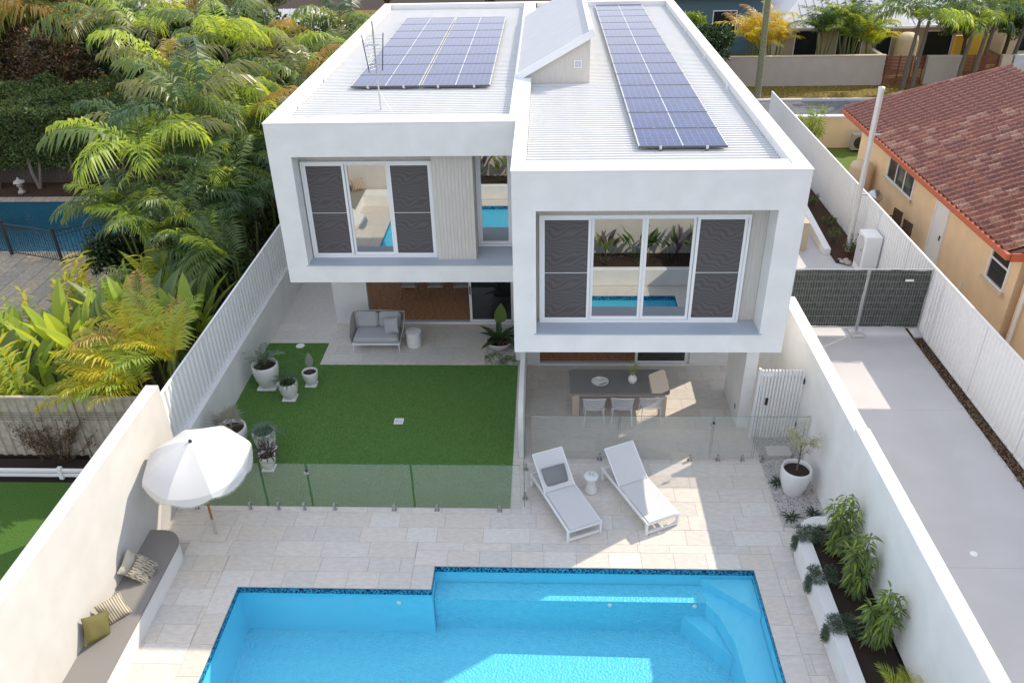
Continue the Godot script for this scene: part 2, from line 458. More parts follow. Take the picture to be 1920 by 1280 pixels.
func terrace():
	var deck = pivot(self, "terrace")
	deck.set_meta("kind", "structure")
	var bed = MB.new()
	for r in subtract(rect(-7.1, -9.0, 6.4, 9.0), [rect(-5.4, 2.7, 4.8, 7.1)]) + subtract(rect(-5.4, 2.7, 4.8, 7.1), [rect(-5.08, 3.59, 4.52, 6.8), rect(-1.47, 3.02, 4.52, 3.6)]):
		bed.box(Vector3(r.position.x, -0.05, r.position.y), Vector3(r.end.x, -0.014, r.end.y))
	part(deck, "mortar_bed", bed, mats["grout"])
	var holes = [rect(-7.03, -3.995, -0.09, 1.42), rect(-7.03, -5.1, -5.36, -3.9), rect(-5.08, 3.59, 4.52, 6.8), rect(-1.47, 3.02, 4.52, 3.6), rect(5.33, -1.0, 6.4, 1.9), rect(5.33, 2.5, 6.4, 9.0), rect(-0.98, -6.0, -0.0, -3.99), rect(-7.03, 2.5, -6.4, 9), rect(-4.4, 7.45, 6.4, 9.0), rect(0.02, -4.1, 0.15, -0.2)]
	# the coping course round the pool, then the field
	var cope = [rect(-5.48, 3.19, -1.87, 3.59), rect(-1.87, 2.62, 4.92, 3.02), rect(-1.87, 3.02, -1.47, 3.59), rect(4.52, 3.02, 4.92, 6.8), rect(-5.48, 3.59, -5.08, 6.8), rect(-5.48, 6.8, 4.92, 7.2)]
	var list = []
	for c in cope:
		var along_x = c.size.x > c.size.y
		var l = c.size.x if along_x else c.size.y
		var k = maxi(1, roundi(l / 0.62))
		for i in k:
			if along_x: list.append(Rect2(c.position.x + l * i / k, c.position.y, l / k, c.size.y))
			else: list.append(Rect2(c.position.x, c.position.y + l * i / k, c.size.x, l / k))
	var z = -6.2
	var row = 0
	while z < 8.9:
		var x = -7.03 - [0.0, 0.37, 0.61, 0.18][row % 4]
		while x < 6.3:
			var w = 0.92 if rng.randf() < 0.68 else 0.61
			var r = Rect2(x, z, w, 0.41).intersection(rect(-7.03, -6.2, 6.28, 8.9))
			x += w
			if r.size.x < 0.02: continue
			for q in subtract(r, holes + cope):
				if q.size.x > 0.03 and q.size.y > 0.03: list.append(q)
		z += 0.41; row += 1
	var ranked = []
	for q in list:
		var c = q.get_center()
		var p = Vector3(c.x, 0, c.y)
		ranked.append([(q.get_area() / p.distance_squared_to(cam.position)) if in_view(p) else 0.0, q])
	ranked.sort_custom(func(a, b): return a[0] > b[0])
	var rest = MB.new()
	for i in ranked.size():
		var q = ranked[i][1].grow(-0.002)
		var lift = rf(-0.0015, 0.0015)
		if i < 300: B(deck, "paver", q.position.x, q.end.x, -0.014, lift, q.position.y, q.end.y, mats["travertine%d" % rng.randi_range(0, 5)], 0.002)
		else: rest.box(Vector3(q.position.x, -0.014, q.position.y), Vector3(q.end.x, lift, q.end.y))
	var o = part(deck, "pavers_further_off", rest, mats["travertine1"])
	o.set_meta("kind", "stuff")
	# side passage beside the house
	var sp = MB.new(); sp.box(Vector3(-7.03, -0.04, -18), Vector3(-5.37, -0.006, -6.2))
	sp.box(Vector3(5.36, -0.04, -8), Vector3(6.28, -0.006, -1.0))
	ground("side_path", sp, mats["travertine3"])
	# artificial turf
	var t = MB.new()
	t.box(Vector3(-7.03, -0.02, -3.99), Vector3(-0.1, 0.012, 1.415)); t.box(Vector3(-7.03, -0.02, -5.095), Vector3(-5.365, 0.012, -3.99))
	ground("lawn", t, mats["turf"])
	var tuft = MB.new()
	for i in 5:
		var a = TAU * i / 5 + 0.4
		var d = Vector3(cos(a) * 0.5, 1, sin(a) * 0.5).normalized()
		tuft.leaflet(Vector3(cos(a), 0, sin(a)) * 0.006, d, Vector3(-sin(a), 0, cos(a)), 0.022, 0.0022, 0.1)
	var mm = MultiMesh.new()
	mm.transform_format = MultiMesh.TRANSFORM_3D; mm.use_colors = true; mm.mesh = tuft.mesh()
	mm.instance_count = 90000
	for i in mm.instance_count:
		var x = rf(-7.0, -0.12); var zz = rf(-3.98, 1.4)
		if i % 24 == 0: x = rf(-7.0, -5.38); zz = rf(-5.08, -3.98)
		mm.set_instance_transform(i, at(x, 0.011, zz, rf(0, TAU), rf(0.7, 1.25)))
		var s = rf(0.55, 1.35)
		mm.set_instance_color(i, Color(s * rf(0.85, 1.25), s, s * 0.9))
	var gi = MultiMeshInstance3D.new(); gi.name = "turf"; gi.multimesh = mm; gi.material_override = mats["turf_blade"]
	add_child(gi)
	tag(gi, "short green artificial turf of the left courtyard", "turf", "", "stuff")
	# drain grate and round inspection cover in the turf
	var d = thing("drain_grate", "square pale metal drain grate set in the green turf", "drain", Vector3(-2.85, 0.03, -1.48))
	var fr = MB.new()
	for s in [-1, 1]:
		fr.bbox(Vector3(-0.11, 0, s * 0.1 - 0.012), Vector3(0.11, 0.02, s * 0.1 + 0.012), 0.003)
		fr.bbox(Vector3(s * 0.1 - 0.012, 0, -0.088), Vector3(s * 0.1 + 0.012, 0.02, 0.088), 0.003)
	part(d, "frame", fr, mats["white_metal"])
	for i in 7: B(d, "bar", -0.088, 0.088, 0.004, 0.014, -0.08 + i * 0.0265 - 0.007, -0.08 + i * 0.0265 + 0.007, mats["white_metal"])
	var pl = MB.new(); pl.lathe([Vector2(0.12, 0), Vector2(0.12, 0.012), Vector2(0.112, 0.02), Vector2(0, 0.02)], 24, Vector3.ZERO, true)
	whole("inspection_cover", pl, mats["white_metal"], "round pale cover in the turf beside the paving by the left wall", "cover", "", at(-6.11, 0.025, -4.91))
	# pebbles beside the right wall
	var bedp = MB.new(); bedp.box(Vector3(5.335, -0.05, -0.99), Vector3(6.28, -0.03, 1.89)); bedp.box(Vector3(-0.97, -0.05, -5.99), Vector3(0.0, -0.03, -4.0))
	ground("pebble_bed", bedp, mats["path_concrete"])
	var peb = MB.new()
	peb.lathe([Vector2(0, -0.5), Vector2(0.7, -0.35), Vector2(1, 0), Vector2(0.72, 0.36), Vector2(0, 0.5)], 6)
	var pm = MultiMesh.new()
	pm.transform_format = MultiMesh.TRANSFORM_3D; pm.use_colors = true; pm.mesh = peb.mesh(); pm.instance_count = 11000
	for i in pm.instance_count:
		var p = Vector3(rf(5.36, 6.26), rf(-0.03, -0.008), rf(-0.97, 1.87))
		if i % 4 == 0: p = Vector3(rf(-0.95, -0.02), rf(-0.03, -0.008), rf(-5.95, -4.02))
		var s = rf(0.009, 0.019)
		pm.set_instance_transform(i, Transform3D(Basis.from_euler(Vector3(rf(-0.5, 0.5), rf(0, TAU), rf(-0.5, 0.5))).scaled(Vector3(s, s * 0.8, s * rf(0.6, 1.0))), p))
		var c = rf(0.12, 0.62)
		pm.set_instance_color(i, Color(c, c * 0.98, c * 0.95))
	var pi = MultiMeshInstance3D.new(); pi.name = "pebbles"; pi.multimesh = pm
	pi.material_override = M("pebble", Color.WHITE, 0.7, null, 1, {"vertex_color_use_as_albedo": true})
	add_child(pi)
	tag(pi, "grey and white pebbles filling the beds beside the paving", "pebbles", "", "stuff")
	var st = MB.new(); st.bbox(Vector3(-0.27, 0, -0.17), Vector3(0.27, 0.05, 0.17), 0.006)
	whole("stepping_stone", st, mats["travertine5"], "pale rectangular stepping stone in the pebbles before the white gate", "paver", "", at(5.82, -0.03, -0.5))

func pool():
	var o = thing("swimming_pool", "sky blue L shaped swimming pool with submerged ledge and corner step", "pool")
	var sh = mats["pool_shell"]
	var line = [Vector2(-5.08, 3.59), Vector2(-1.47, 3.59), Vector2(-1.47, 3.02), Vector2(4.52, 3.02), Vector2(4.52, 6.8), Vector2(-5.08, 6.8)]
	var w = MB.new(); var mo = MB.new()
	for i in 6:
		var a = line[i]; var b = line[(i + 1) % 6]
		var lo = Vector3(minf(a.x, b.x), -1.25, minf(a.y, b.y)); var hi = Vector3(maxf(a.x, b.x), -0.006, maxf(a.y, b.y))
		var nrm = Vector2(-(b - a).y, (b - a).x).normalized()   # into the pool
		var q = [Vector3(a.x, -0.15, a.y), Vector3(b.x, -0.15, b.y)]
		w.quad(Vector3(a.x, -1.25, a.y), Vector3(b.x, -1.25, b.y), q[1], q[0])
		w.quad(Vector3(b.x, -1.25, b.y), Vector3(a.x, -1.25, a.y), q[0] - Vector3(nrm.x, 0, nrm.y) * 0.05, q[1] - Vector3(nrm.x, 0, nrm.y) * 0.05)
		var k = Vector3(nrm.x, 0, nrm.y) * 0.006
		var wd = Vector3((b - a).x, 0, (b - a).y).normalized() * 0.0
		mo.quad(q[0] + k - wd, q[1] + k + wd, Vector3(b.x, -0.012, b.y) + k, Vector3(a.x, -0.012, a.y) + k)
	part(o, "wall", w, sh)
	part(o, "waterline_mosaic", mo, mats["mosaic"])
	var fl = MB.new()
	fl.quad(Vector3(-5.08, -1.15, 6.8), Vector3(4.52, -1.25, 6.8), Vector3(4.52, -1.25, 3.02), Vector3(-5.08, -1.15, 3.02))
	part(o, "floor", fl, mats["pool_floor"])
	var pm = func(poly, y0, y1, called):
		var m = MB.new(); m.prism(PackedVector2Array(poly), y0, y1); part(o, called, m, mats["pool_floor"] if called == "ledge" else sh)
	pm.call([Vector2(-1.46, 3.03), Vector2(3.6, 3.03), Vector2(3.6, 3.45), Vector2(-1.46, 3.45)], -1.24, -0.42, "ledge")
	pm.call([Vector2(3.602, 3.03), Vector2(4.51, 3.03), Vector2(4.51, 6.79), Vector2(4.06, 6.79), Vector2(3.97, 4.35), Vector2(3.78, 3.72), Vector2(3.602, 3.45)], -1.24, -0.425, "side_ledge")
	pm.call([Vector2(3.55, 3.031), Vector2(4.509, 3.031), Vector2(4.509, 3.85)], -0.424, -0.24, "corner_step")
	pm.call([Vector2(3.2, 3.452), Vector2(3.6, 3.452), Vector2(3.775, 3.72), Vector2(3.965, 4.35), Vector2(3.966, 4.36)], -1.24, -0.78, "lower_step")
	for p in [[-2.1, 3.6], [1.83, 3.46], [3.4, 3.46]]:
		var r = MB.new(); r.lathe([Vector2(0.045, 0), Vector2(0.04, 0.015), Vector2(0, 0.02)], 16)
		part(o, "inlet", r, mats["white_paint"], Transform3D(Basis(Vector3.RIGHT, PI / 2), Vector3(p[0], -0.5 if p[0] > 0 else -0.36, p[1])))
	var wa = MB.new()
	wa.prism(PackedVector2Array([Vector2(-5.075, 3.6), Vector2(-1.46, 3.6), Vector2(-1.46, 3.03), Vector2(4.51, 3.03), Vector2(4.51, 6.79), Vector2(-5.075, 6.79)]), -0.12, -0.12)
	var keep = MB.new()
	for i in range(0, wa.v.size(), 3):
		if wa.n[i].y > 0.5: keep.t3(wa.v[i], wa.v[i + 2], wa.v[i + 1], Vector3.UP, Vector3.UP, Vector3.UP)
	ground("water", keep, mats["pool_water"])

func ribbed(l, h, pitch = 0.2, depth = 0.035, th = 0.0):
	# a sheet with upright trapezoid ribs, running along +x, facing +z
	var b = MB.new()
	var x = 0.0
	while x < l - 0.001:
		var e = minf(x + pitch, l)
		var p = [Vector2(x, 0), Vector2(x + pitch * 0.42, 0), Vector2(x + pitch * 0.55, depth), Vector2(x + pitch * 0.87, depth), Vector2(e, 0)]
		for i in 4:
			var a = p[i]; var c = p[i + 1]
			if a.x >= l: break
			c.x = minf(c.x, l)
			b.quad(Vector3(a.x, 0, a.y), Vector3(c.x, 0, c.y), Vector3(c.x, h, c.y), Vector3(a.x, h, a.y))
			b.quad(Vector3(c.x, 0, c.y - 0.006), Vector3(a.x, 0, a.y - 0.006), Vector3(a.x, h, a.y - 0.006), Vector3(c.x, h, c.y - 0.006))
		x += pitch
	return b.mesh()

func sheet_fence(called, label, category, x, z0, z1, y0, h, turn, material, plen = 2.38, pitch = 0.2):
	# panels of ribbed sheet between posts, running along z
	var o = thing(called, label, category)
	var l = absf(z1 - z0)
	var k = maxi(1, roundi(l / plen))
	var step = l / k
	var m = ribbed(step - 0.05, h - 0.06, pitch)
	for i in k + 1:
		var z = z0 + (z1 - z0) * i / k
		B(o, "post", x - 0.03, x + 0.03, y0, y0 + h, z - 0.022, z + 0.022, material)
	for i in k:
		var z = z0 + (z1 - z0) * (float(i) + (0.0 if turn > 0 else 1.0)) / k
		var d = -1 if turn > 0 else 1
		if z1 < z0: d = -d
		# facing +x when turn is positive, else -x
		var t = Transform3D(Basis(Vector3.UP, turn), Vector3(x, y0 + 0.03, 0))
		var za = z0 + (z1 - z0) * float(i) / k; var zb = z0 + (z1 - z0) * float(i + 1) / k
		t.origin.z = (maxf(za, zb) - 0.025) if turn > 0 else (minf(za, zb) + 0.025)
		part(o, "panel", m, material, t)
		B(o, "top_rail", x - 0.026, x + 0.026, y0 + h - 0.04, y0 + h - 0.002, minf(za, zb) + 0.023, maxf(za, zb) - 0.023, material)
		B(o, "bottom_rail", x - 0.04, x + 0.04, y0 + 0.001, y0 + 0.04, minf(za, zb) + 0.023, maxf(za, zb) - 0.023, material)
	return o

func walls_and_fences():
	var wr = mats["white_render"]; var ww = mats["warm_render"]
	var lw = thing("boundary_wall", "tall cream rendered wall behind the built-in bench", "wall", Vector3(-7.16, 0, 5.0))
	B(lw, "wall", -0.13, 0.13, -0.05, 2.68, -4.1, 4.1, ww, 0.012)
	B(lw, "low_wall", -0.13, 0.13, -0.05, 1.05, -19, -4.103, wr, 0.012)
	sheet_fence("sheet_fence", "white ribbed metal fence on low wall beside the tropical garden", "fence", -7.16, 0.88, -13.9, 1.05, 1.28, PI / 2, mats["white_metal"])
	var rw = thing("boundary_wall", "long white wall with flat cap between terrace and driveway", "wall", Vector3(6.41, 0, 0))
	B(rw, "wall", -0.13, 0.13, -0.05, 2.44, 1.86, 9.1, mats["bright_render"], 0.01)
	B(rw, "low_wall", -0.13, 0.15, -0.05, 1.92, -7.5, -3.403, mats["bright_render"], 0.01)
	B(rw, "wall", -0.13, 0.15, -0.05, 2.36, -3.4, 1.857, mats["bright_render"], 0.01)
	var nw = thing("boundary_wall", "white end wall behind the raised planter past the pool", "wall", Vector3(0, 0, 9.0))
	B(nw, "wall", -7.0, 6.25, -0.05, 2.6, -0.2, 0, ww, 0.01)
	var dw = thing("dividing_wall", "thin white wall dividing the turf court from the dining terrace", "wall", Vector3(0.09, 0, -2))
	B(dw, "wall", -0.055, 0.055, 0.0, 1.3, -1.99, 1.8, wr, 0.006)
	# frameless glass pool fence
	glass_run([[-6.98, -5.12], [-5.08, -4.18], [-4.14, -2.07], [-2.03, 0.12]], 1.5, false, "clear glass pool fence panel standing before the green turf")
	glass_run([[1.44, -0.12]], 0.2, true, "clear glass panel running back from the turf corner to dividing wall")
	glass_run([[0.32, 2.2], [2.24, 4.2], [4.24, 5.13], [5.17, 6.24]], -0.16, false, "clear glass pool fence panel between dining terrace and sun loungers")
	for q in [["before the green turf", -4.16, 1.5], ["between dining terrace and sun loungers", 4.22, -0.16]]:
		var l = thing("gate_latch", "steel latch on the glass gate " + q[0], "latch", Vector3(q[1], 0.98, q[2]))
		B(l, "catch", -0.06, 0.05, -0.03, 0.03, 0.008, 0.04, mats["steel"], 0.004)
		B(l, "pull", -0.02, 0.02, 0.031, 0.09, 0.01, 0.035, mats["dark_metal"], 0.003)
	# white slatted gate
	var g = thing("slat_gate", "white upright slat gate between the side wall and boundary wall", "gate", Vector3(5.28, 0, -1.0))
	for i in 13:
		var x = 0.05 + i * 0.0725
		B(g, "slat", x, x + 0.038, 0.05, 1.84 if i % 1 == 0 else 1.8, -0.02, 0.045, mats["white_metal"], 0.003)
	B(g, "rail", 0.05, 0.965, 0.2, 0.26, -0.055, -0.022, mats["white_metal"])
	B(g, "rail", 0.05, 0.965, 1.62, 1.68, -0.055, -0.022, mats["white_metal"])
	B(g, "post", -0.02, 0.035, 0.0, 1.86, -0.05, 0.03, mats["white_metal"], 0.004)
	var lk = B(g, "lock", 0.2, 0.26, 0.95, 1.13, 0.047, 0.075, mats["dark_metal"], 0.005)
	for y in [0.35, 1.5]: B(g, "hinge", 0.965, 0.99, y, y + 0.1, -0.03, 0.05, mats["dark_metal"])

func glass_run(spans, c, along_z, label):
	var nth = ["first", "second", "third", "fourth"]
	for s in spans:
		var o = thing("glass_panel", label + ((", " + nth[spans.find(s)] + (" from the cream wall" if c > 1 else " from the dividing wall")) if spans.size() > 1 else ""), "glass fence", Vector3.ZERO, 0.0, "glass pool fence panels")
		var lo = minf(s[0], s[1]); var hi = maxf(s[0], s[1])
		var bx = func(nm, a0, a1, y0, y1, d0, d1, m, bev = 0.0):
			if along_z: return B(o, nm, c + d0, c + d1, y0, y1, a0, a1, m, bev)
			return B(o, nm, a0, a1, y0, y1, c + d0, c + d1, m, bev)
		bx.call("pane", lo, hi, 0.06, 1.2, -0.006, 0.006, mats["fence_glass"])
		bx.call("edge", lo, hi, 1.2005, 1.203, -0.006, 0.006, mats["glass_edge"])
		bx.call("edge", lo - 0.003, lo - 0.0005, 0.06, 1.2, -0.006, 0.006, mats["glass_edge"])
		bx.call("edge", hi + 0.0005, hi + 0.003, 0.06, 1.2, -0.006, 0.006, mats["glass_edge"])
		var l = hi - lo
		for f in ([0.2, 0.8] if l > 0.5 else [0.5]):
			var m = lo + l * f
			var sp = pivot(o, "spigot")
			for d in [[-0.03, -0.008], [0.008, 0.03]]:
				if along_z: B(sp, "clamp", c + d[0], c + d[1], 0.0, 0.16, m - 0.024, m + 0.024, mats["steel"], 0.004)
				else: B(sp, "clamp", m - 0.024, m + 0.024, 0.0, 0.16, c + d[0], c + d[1], mats["steel"], 0.004)
			if along_z: B(sp, "base_plate", c - 0.05, c + 0.05, 0.001, 0.012, m - 0.05, m + 0.05, mats["steel"], 0.002)
			else: B(sp, "base_plate", m - 0.05, m + 0.05, 0.001, 0.012, c - 0.05, c + 0.05, mats["steel"], 0.002)

func window(o, x0, x1, y0, y1, z, splits, screened, glass = "window_glass"):
	# an aluminium window of sliding sashes facing +z
	var w = pivot(o, "window", Transform3D(Basis(), Vector3(x0, y0, z)))
	var W = x1 - x0; var H = y1 - y0
	var f = mats["white_metal"]
	var fr = MB.new()
	fr.bbox(Vector3(0, 0, -0.06), Vector3(W, 0.05, 0.05), 0.004); fr.bbox(Vector3(0, H - 0.05, -0.06), Vector3(W, H, 0.05), 0.004)
	fr.bbox(Vector3(0, 0.0505, -0.06), Vector3(0.05, H - 0.0505, 0.05), 0.004); fr.bbox(Vector3(W - 0.05, 0.0505, -0.06), Vector3(W, H - 0.0505, 0.05), 0.004)
	part(w, "frame", fr, f)
	var xs = [0.05] + splits + [W - 0.05]
	for i in xs.size() - 1:
		var a = xs[i] + (0.0 if i == 0 else 0.003); var b = xs[i + 1] - 0.003
		var zz = 0.0 if screened[i] else -0.045
		var s = MB.new()
		var e = 0.055
		s.bbox(Vector3(a, 0.052, zz - 0.02), Vector3(b, 0.052 + e, zz + 0.02), 0.003); s.bbox(Vector3(a, H - 0.052 - e, zz - 0.02), Vector3(b, H - 0.052, zz + 0.02), 0.003)
		s.bbox(Vector3(a, 0.0525 + e, zz - 0.02), Vector3(a + e, H - 0.0525 - e, zz + 0.02), 0.003); s.bbox(Vector3(b - e, 0.0525 + e, zz - 0.02), Vector3(b, H - 0.0525 - e, zz + 0.02), 0.003)
		part(w, "sash", s, f)
		B(w, "pane", a + e, b - e, 0.053 + e, H - 0.053 - e, zz - 0.012, zz - 0.004, mats[glass])
		if screened[i]:
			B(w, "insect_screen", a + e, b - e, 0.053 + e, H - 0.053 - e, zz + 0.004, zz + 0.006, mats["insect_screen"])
			B(w, "screen_bar", a + e, b - e, H * 0.475, H * 0.475 + 0.009, zz + 0.007, zz + 0.016, f)
	return w

func boards(o, x0, x1, y0, y1, z, pitch = 0.082):
	# upright cladding boards with open joints
	var x = x0
	while x < x1 - 0.01:
		var e = minf(x + pitch, x1)
		B(o, "board", x + 0.0008, e - 0.0008, y0, y1, z - 0.02, z, mats["cladding"], 0.0012)
		x += pitch

func corrugated(x0, x1, z0, z1, y, pitch = 0.155, h = 0.062):
	var b = MB.new()
	var z = z1
	while z > z0:
		var p = [Vector2(z, y), Vector2(z - pitch * 0.45, y), Vector2(z - pitch * 0.47, y + h), Vector2(z - pitch * 0.86, y + h), Vector2(z - pitch, y)]
		for i in 4:
			b.quad(Vector3(x0, p[i].y, p[i].x), Vector3(x1, p[i].y, p[i].x), Vector3(x1, p[i + 1].y, p[i + 1].x), Vector3(x0, p[i + 1].y, p[i + 1].x))
		z -= pitch
	return b

func house():
	var wr = mats["white_render"]; var wm = mats["white_metal"]
	var o = thing("house", "white two volume house with cantilevered boxes over the terrace", "house")
	var ZB = -18.7
	var YB = 2.9; var YT = 6.68; var YR = 6.3
	# right volume
	var f = MB.new()
	f.box(Vector3(0, YB, -0.6), Vector3(5.33, 3.31, 0)); f.box(Vector3(0, 5.93, -0.6), Vector3(5.33, YT, 0))
	f.box(Vector3(0, 3.31, -0.6), Vector3(0.44, 5.93, 0)); f.box(Vector3(4.84, 3.31, -0.6), Vector3(5.33, 5.93, 0))
	part(o, "front_wall", f, wr)
	B(o, "side_wall", 5.06, 5.33, YB, YT, ZB, -0.603, wr)
	B(o, "side_wall", 0.0, 0.25, YB, YT, -3.7, -0.603, wr)
	B(o, "soffit", 0.255, 5.055, YB, YB + 0.25, -10, -0.603, wr)
	B(o, "back_wall", 0.303, 5.057, YB, YT, ZB, ZB + 0.25, wr)
	# left volume
	var l = MB.new()
	l.box(Vector3(-5.43, YB, -3.7), Vector3(-0.003, 3.33, -3.11)); l.box(Vector3(-5.43, 5.95, -3.7), Vector3(-0.003, YT, -3.11))
	l.box(Vector3(-5.43, 3.33, -3.7), Vector3(-4.93, 5.95, -3.11))
	part(o, "front_wall", l, wr)
	B(o, "side_wall", -5.43, -5.16, YB, YT, ZB, -3.703, wr)
	B(o, "soffit", -5.157, -0.16, YB, YB + 0.25, -12.5, -3.703, wr)
	B(o, "back_wall", -5.157, -0.16, YB, YT, ZB, ZB + 0.25, wr)
	B(o, "party_wall", -0.157, 0.25, YB, YT, ZB, -3.706, wr)
	# thin folded caps along the parapets
	var cap = MB.new()
	cap.bbox(Vector3(-0.012, YT, -0.30), Vector3(5.345, YT + 0.022, 0.012), 0.004)
	cap.bbox(Vector3(5.05, YT, ZB - 0.01), Vector3(5.345, YT + 0.022, -0.302), 0.004)
	cap.bbox(Vector3(-0.165, YT, ZB), Vector3(0.26, YT + 0.022, -3.43), 0.004)
	cap.bbox(Vector3(-0.012, YT, -3.428), Vector3(0.26, YT + 0.022, -0.302), 0.004)
	cap.bbox(Vector3(-5.442, YT, -3.40), Vector3(-0.014, YT + 0.022, -3.098), 0.004)
	cap.bbox(Vector3(-5.442, YT, ZB - 0.01), Vector3(-5.15, YT + 0.022, -3.402), 0.004)
	cap.bbox(Vector3(-5.148, YT, ZB - 0.01), Vector3(-0.167, YT + 0.022, ZB + 0.26), 0.004)
	cap.bbox(Vector3(0.262, YT, ZB - 0.01), Vector3(5.048, YT + 0.022, ZB + 0.26), 0.004)
	part(o, "parapet_cap", cap, wm)
	part(o, "roof_sheet", corrugated(0.26, 5.05, ZB + 0.25, -0.34, YR + 0.16), mats["roof_white"])
	part(o, "roof_sheet", corrugated(-5.15, -0.165, ZB + 0.25, -3.45, YR + 0.16), mats["roof_white"])
	# overflow scuppers on the parapets
	for z in [-6.3, -9.6, -13.2]:
		B(o, "overflow_spout", 5.0, 5.057, 6.49, 6.62, z - 0.05, z + 0.05, wm, 0.004)
	for z in [-4.9, -7.5]: B(o, "overflow_spout", -5.155, -5.1, 6.49, 6.6, z - 0.04, z + 0.04, wm, 0.004)
	# stairwell roof light between the two roofs
	var d = pivot(o, "roof_light", Transform3D(Basis(), Vector3(0, YR, 0)))
	var dm = MB.new()
	var z0 = -7.0; var z1 = -15.0
	for z in [z0, z1]:
		var q = [Vector3(0.05, 0.1, z), Vector3(1.72, 0.1, z), Vector3(1.72, 1.38, z), Vector3(0.05, 0.46, z)]
		if z == z0: dm.quad(q[0], q[1], q[2], q[3])
		else: dm.quad(q[3], q[2], q[1], q[0])
	dm.quad(Vector3(1.72, 0.1, z0), Vector3(1.72, 0.1, z1), Vector3(1.72, 1.38, z1), Vector3(1.72, 1.38, z0))
	dm.quad(Vector3(0.05, 0.1, z1), Vector3(0.05, 0.1, z0), Vector3(0.05, 0.46, z0), Vector3(0.05, 0.46, z1))
	part(d, "wall", dm, mats["cladding"])
	var sl = Basis(Vector3(0, 0, 1), atan2(0.92, 1.67))
	var L = 1.67 / cos(atan2(0.92, 1.67))
	var rs = MB.new()
	rs.bbox(Vector3(-0.12, 0, -8.1), Vector3(L + 0.1, 0.07, 0.1), 0.006, Transform3D(sl, Vector3(0.05, 0.47, -7.0)))
	part(d, "roof", rs, mats["far_roof"])
	var br = MB.new()
	br.bbox(Vector3(-0.15, -0.07, 0.103), Vector3(L + 0.12, 0.10, 0.15), 0.006, Transform3D(sl, Vector3(0.05, 0.47, -7.0)))
	br.bbox(Vector3(L + 0.0, 0.072, -8.1), Vector3(L + 0.13, 0.12, 0.1), 0.006, Transform3D(sl, Vector3(0.05, 0.47, -7.0)))
	br.bbox(Vector3(-0.16, -0.05, -8.1), Vector3(-0.122, 0.09, 0.1), 0.006, Transform3D(sl, Vector3(0.05, 0.47, -7.0)))
	part(d, "barge_board", br, wm)
	B(d, "vent", 1.35, 1.5, 0.62, 0.77, z0, z0 + 0.02, mats["far_roof"], 0.003)
	var vf = MB.new()
	vf.box(Vector3(1.33, 0.60, z0), Vector3(1.52, 0.62, z0 + 0.03)); vf.box(Vector3(1.33, 0.77, z0), Vector3(1.52, 0.79, z0 + 0.03)); vf.box(Vector3(1.33, 0.62, z0), Vector3(1.35, 0.77, z0 + 0.03)); vf.box(Vector3(1.50, 0.62, z0), Vector3(1.52, 0.77, z0 + 0.03))
	part(d, "vent_frame", vf, wm)
	B(d, "flashing", 1.722, 1.9, 0.17, 0.2, -15, -6.8, wm)
	B(d, "flashing", 0.0, 1.9, 0.172, 0.202, -6.99, -6.8, wm)
	# recessed windows of the right volume
	boards(o, 0.445, 4.835, 3.313, 5.928, -0.55)
	window(o, 0.5, 4.5, 3.27 + 0.05, 5.66, -0.5, [1.0, 2.03, 3.0], [true, false, false, true])
	var sill = MB.new(); sill.box(Vector3(0.40, 3.313, -0.54), Vector3(4.88, 3.335, 0.02))
	part(o, "sill", sill, mats["sill_metal"])
	# recessed windows of the left volume, boarded pier, and the slot window beside it
	boards(o, -4.928, -1.9, 3.333, 5.948, -3.64)
	window(o, -4.9, -1.92, 3.34, 5.70, -3.58, [0.98, 1.97], [true, false, true])
	boards(o, -1.9, -1.0, 3.353, 5.948, -3.40)
	B(o, "pier_return", -1.02, -0.998, 3.353, 5.948, -4.2, -3.42, mats["cladding"])
	B(o, "pier_return", -1.92, -1.9, 3.353, 5.948, -3.64, -3.42, mats["cladding"])
	window(o, -0.996, -0.16, 3.36, 5.9, -4.15, [], [false])
	B(o, "infill", -0.996, -0.16, 5.902, 6.2, -4.3, -4.1, mats["cladding"])
	var sill2 = MB.new(); sill2.box(Vector3(-4.97, 3.333, -3.63), Vector3(-1.0, 3.352, -3.09)); sill2.box(Vector3(-1.0, 3.333, -4.2), Vector3(-0.006, 3.352, -3.09))
	part(o, "sill", sill2, mats["sill_metal"])
	# ground floor, left: open sliding doors
	B(o, "ground_wall", -5.37, -4.46, 0, YB, -6.45, -6.2, wr)
	var sg = pivot(o, "added_side_glazing")  # unseen glazing, added to let sky light into the left room
	for k in 5: B(sg, "mullion", -5.3, -5.2, 0.03, YB, -12.42 + k * 1.46, -12.34 + k * 1.46, wm)
	for k in 4: B(sg, "pane", -5.256, -5.244, 0.03, YB, -12.338 + k * 1.46, -10.962 + k * 1.46, mats["fence_glass"])
	for q in [[-5.147, -0.16, -12.4], [0.1, 5.05, -10.1]]:
		# unseen rear glazing, added to bring daylight into the room
		var rear = pivot(o, "added_rear_glazing")
		for k in 4: B(rear, "mullion", lerpf(q[0], q[1] - 0.08, k / 3.0), lerpf(q[0], q[1] - 0.08, k / 3.0) + 0.08, 0.03, YB, q[2] - 0.05, q[2] + 0.05, wm)
		for k in 3: B(rear, "pane", lerpf(q[0], q[1] - 0.08, k / 3.0) + 0.082, lerpf(q[0], q[1] - 0.08, (k + 1) / 3.0) - 0.002, 0.03, YB, q[2] - 0.006, q[2] + 0.006, mats["fence_glass"])
	B(o, "ground_wall", -0.157, 0.1, 0, YB, -12.5, -4.25, wr)
	var tf = MB.new(); tf.box(Vector3(-5.15, -0.03, -12.3), Vector3(-0.16, 0.03, -6.26)); tf.box(Vector3(0.1, -0.03, -10), Vector3(5.05, 0.03, -4.08))
	part(o, "timber_floor", tf, mats["floor_timber"])
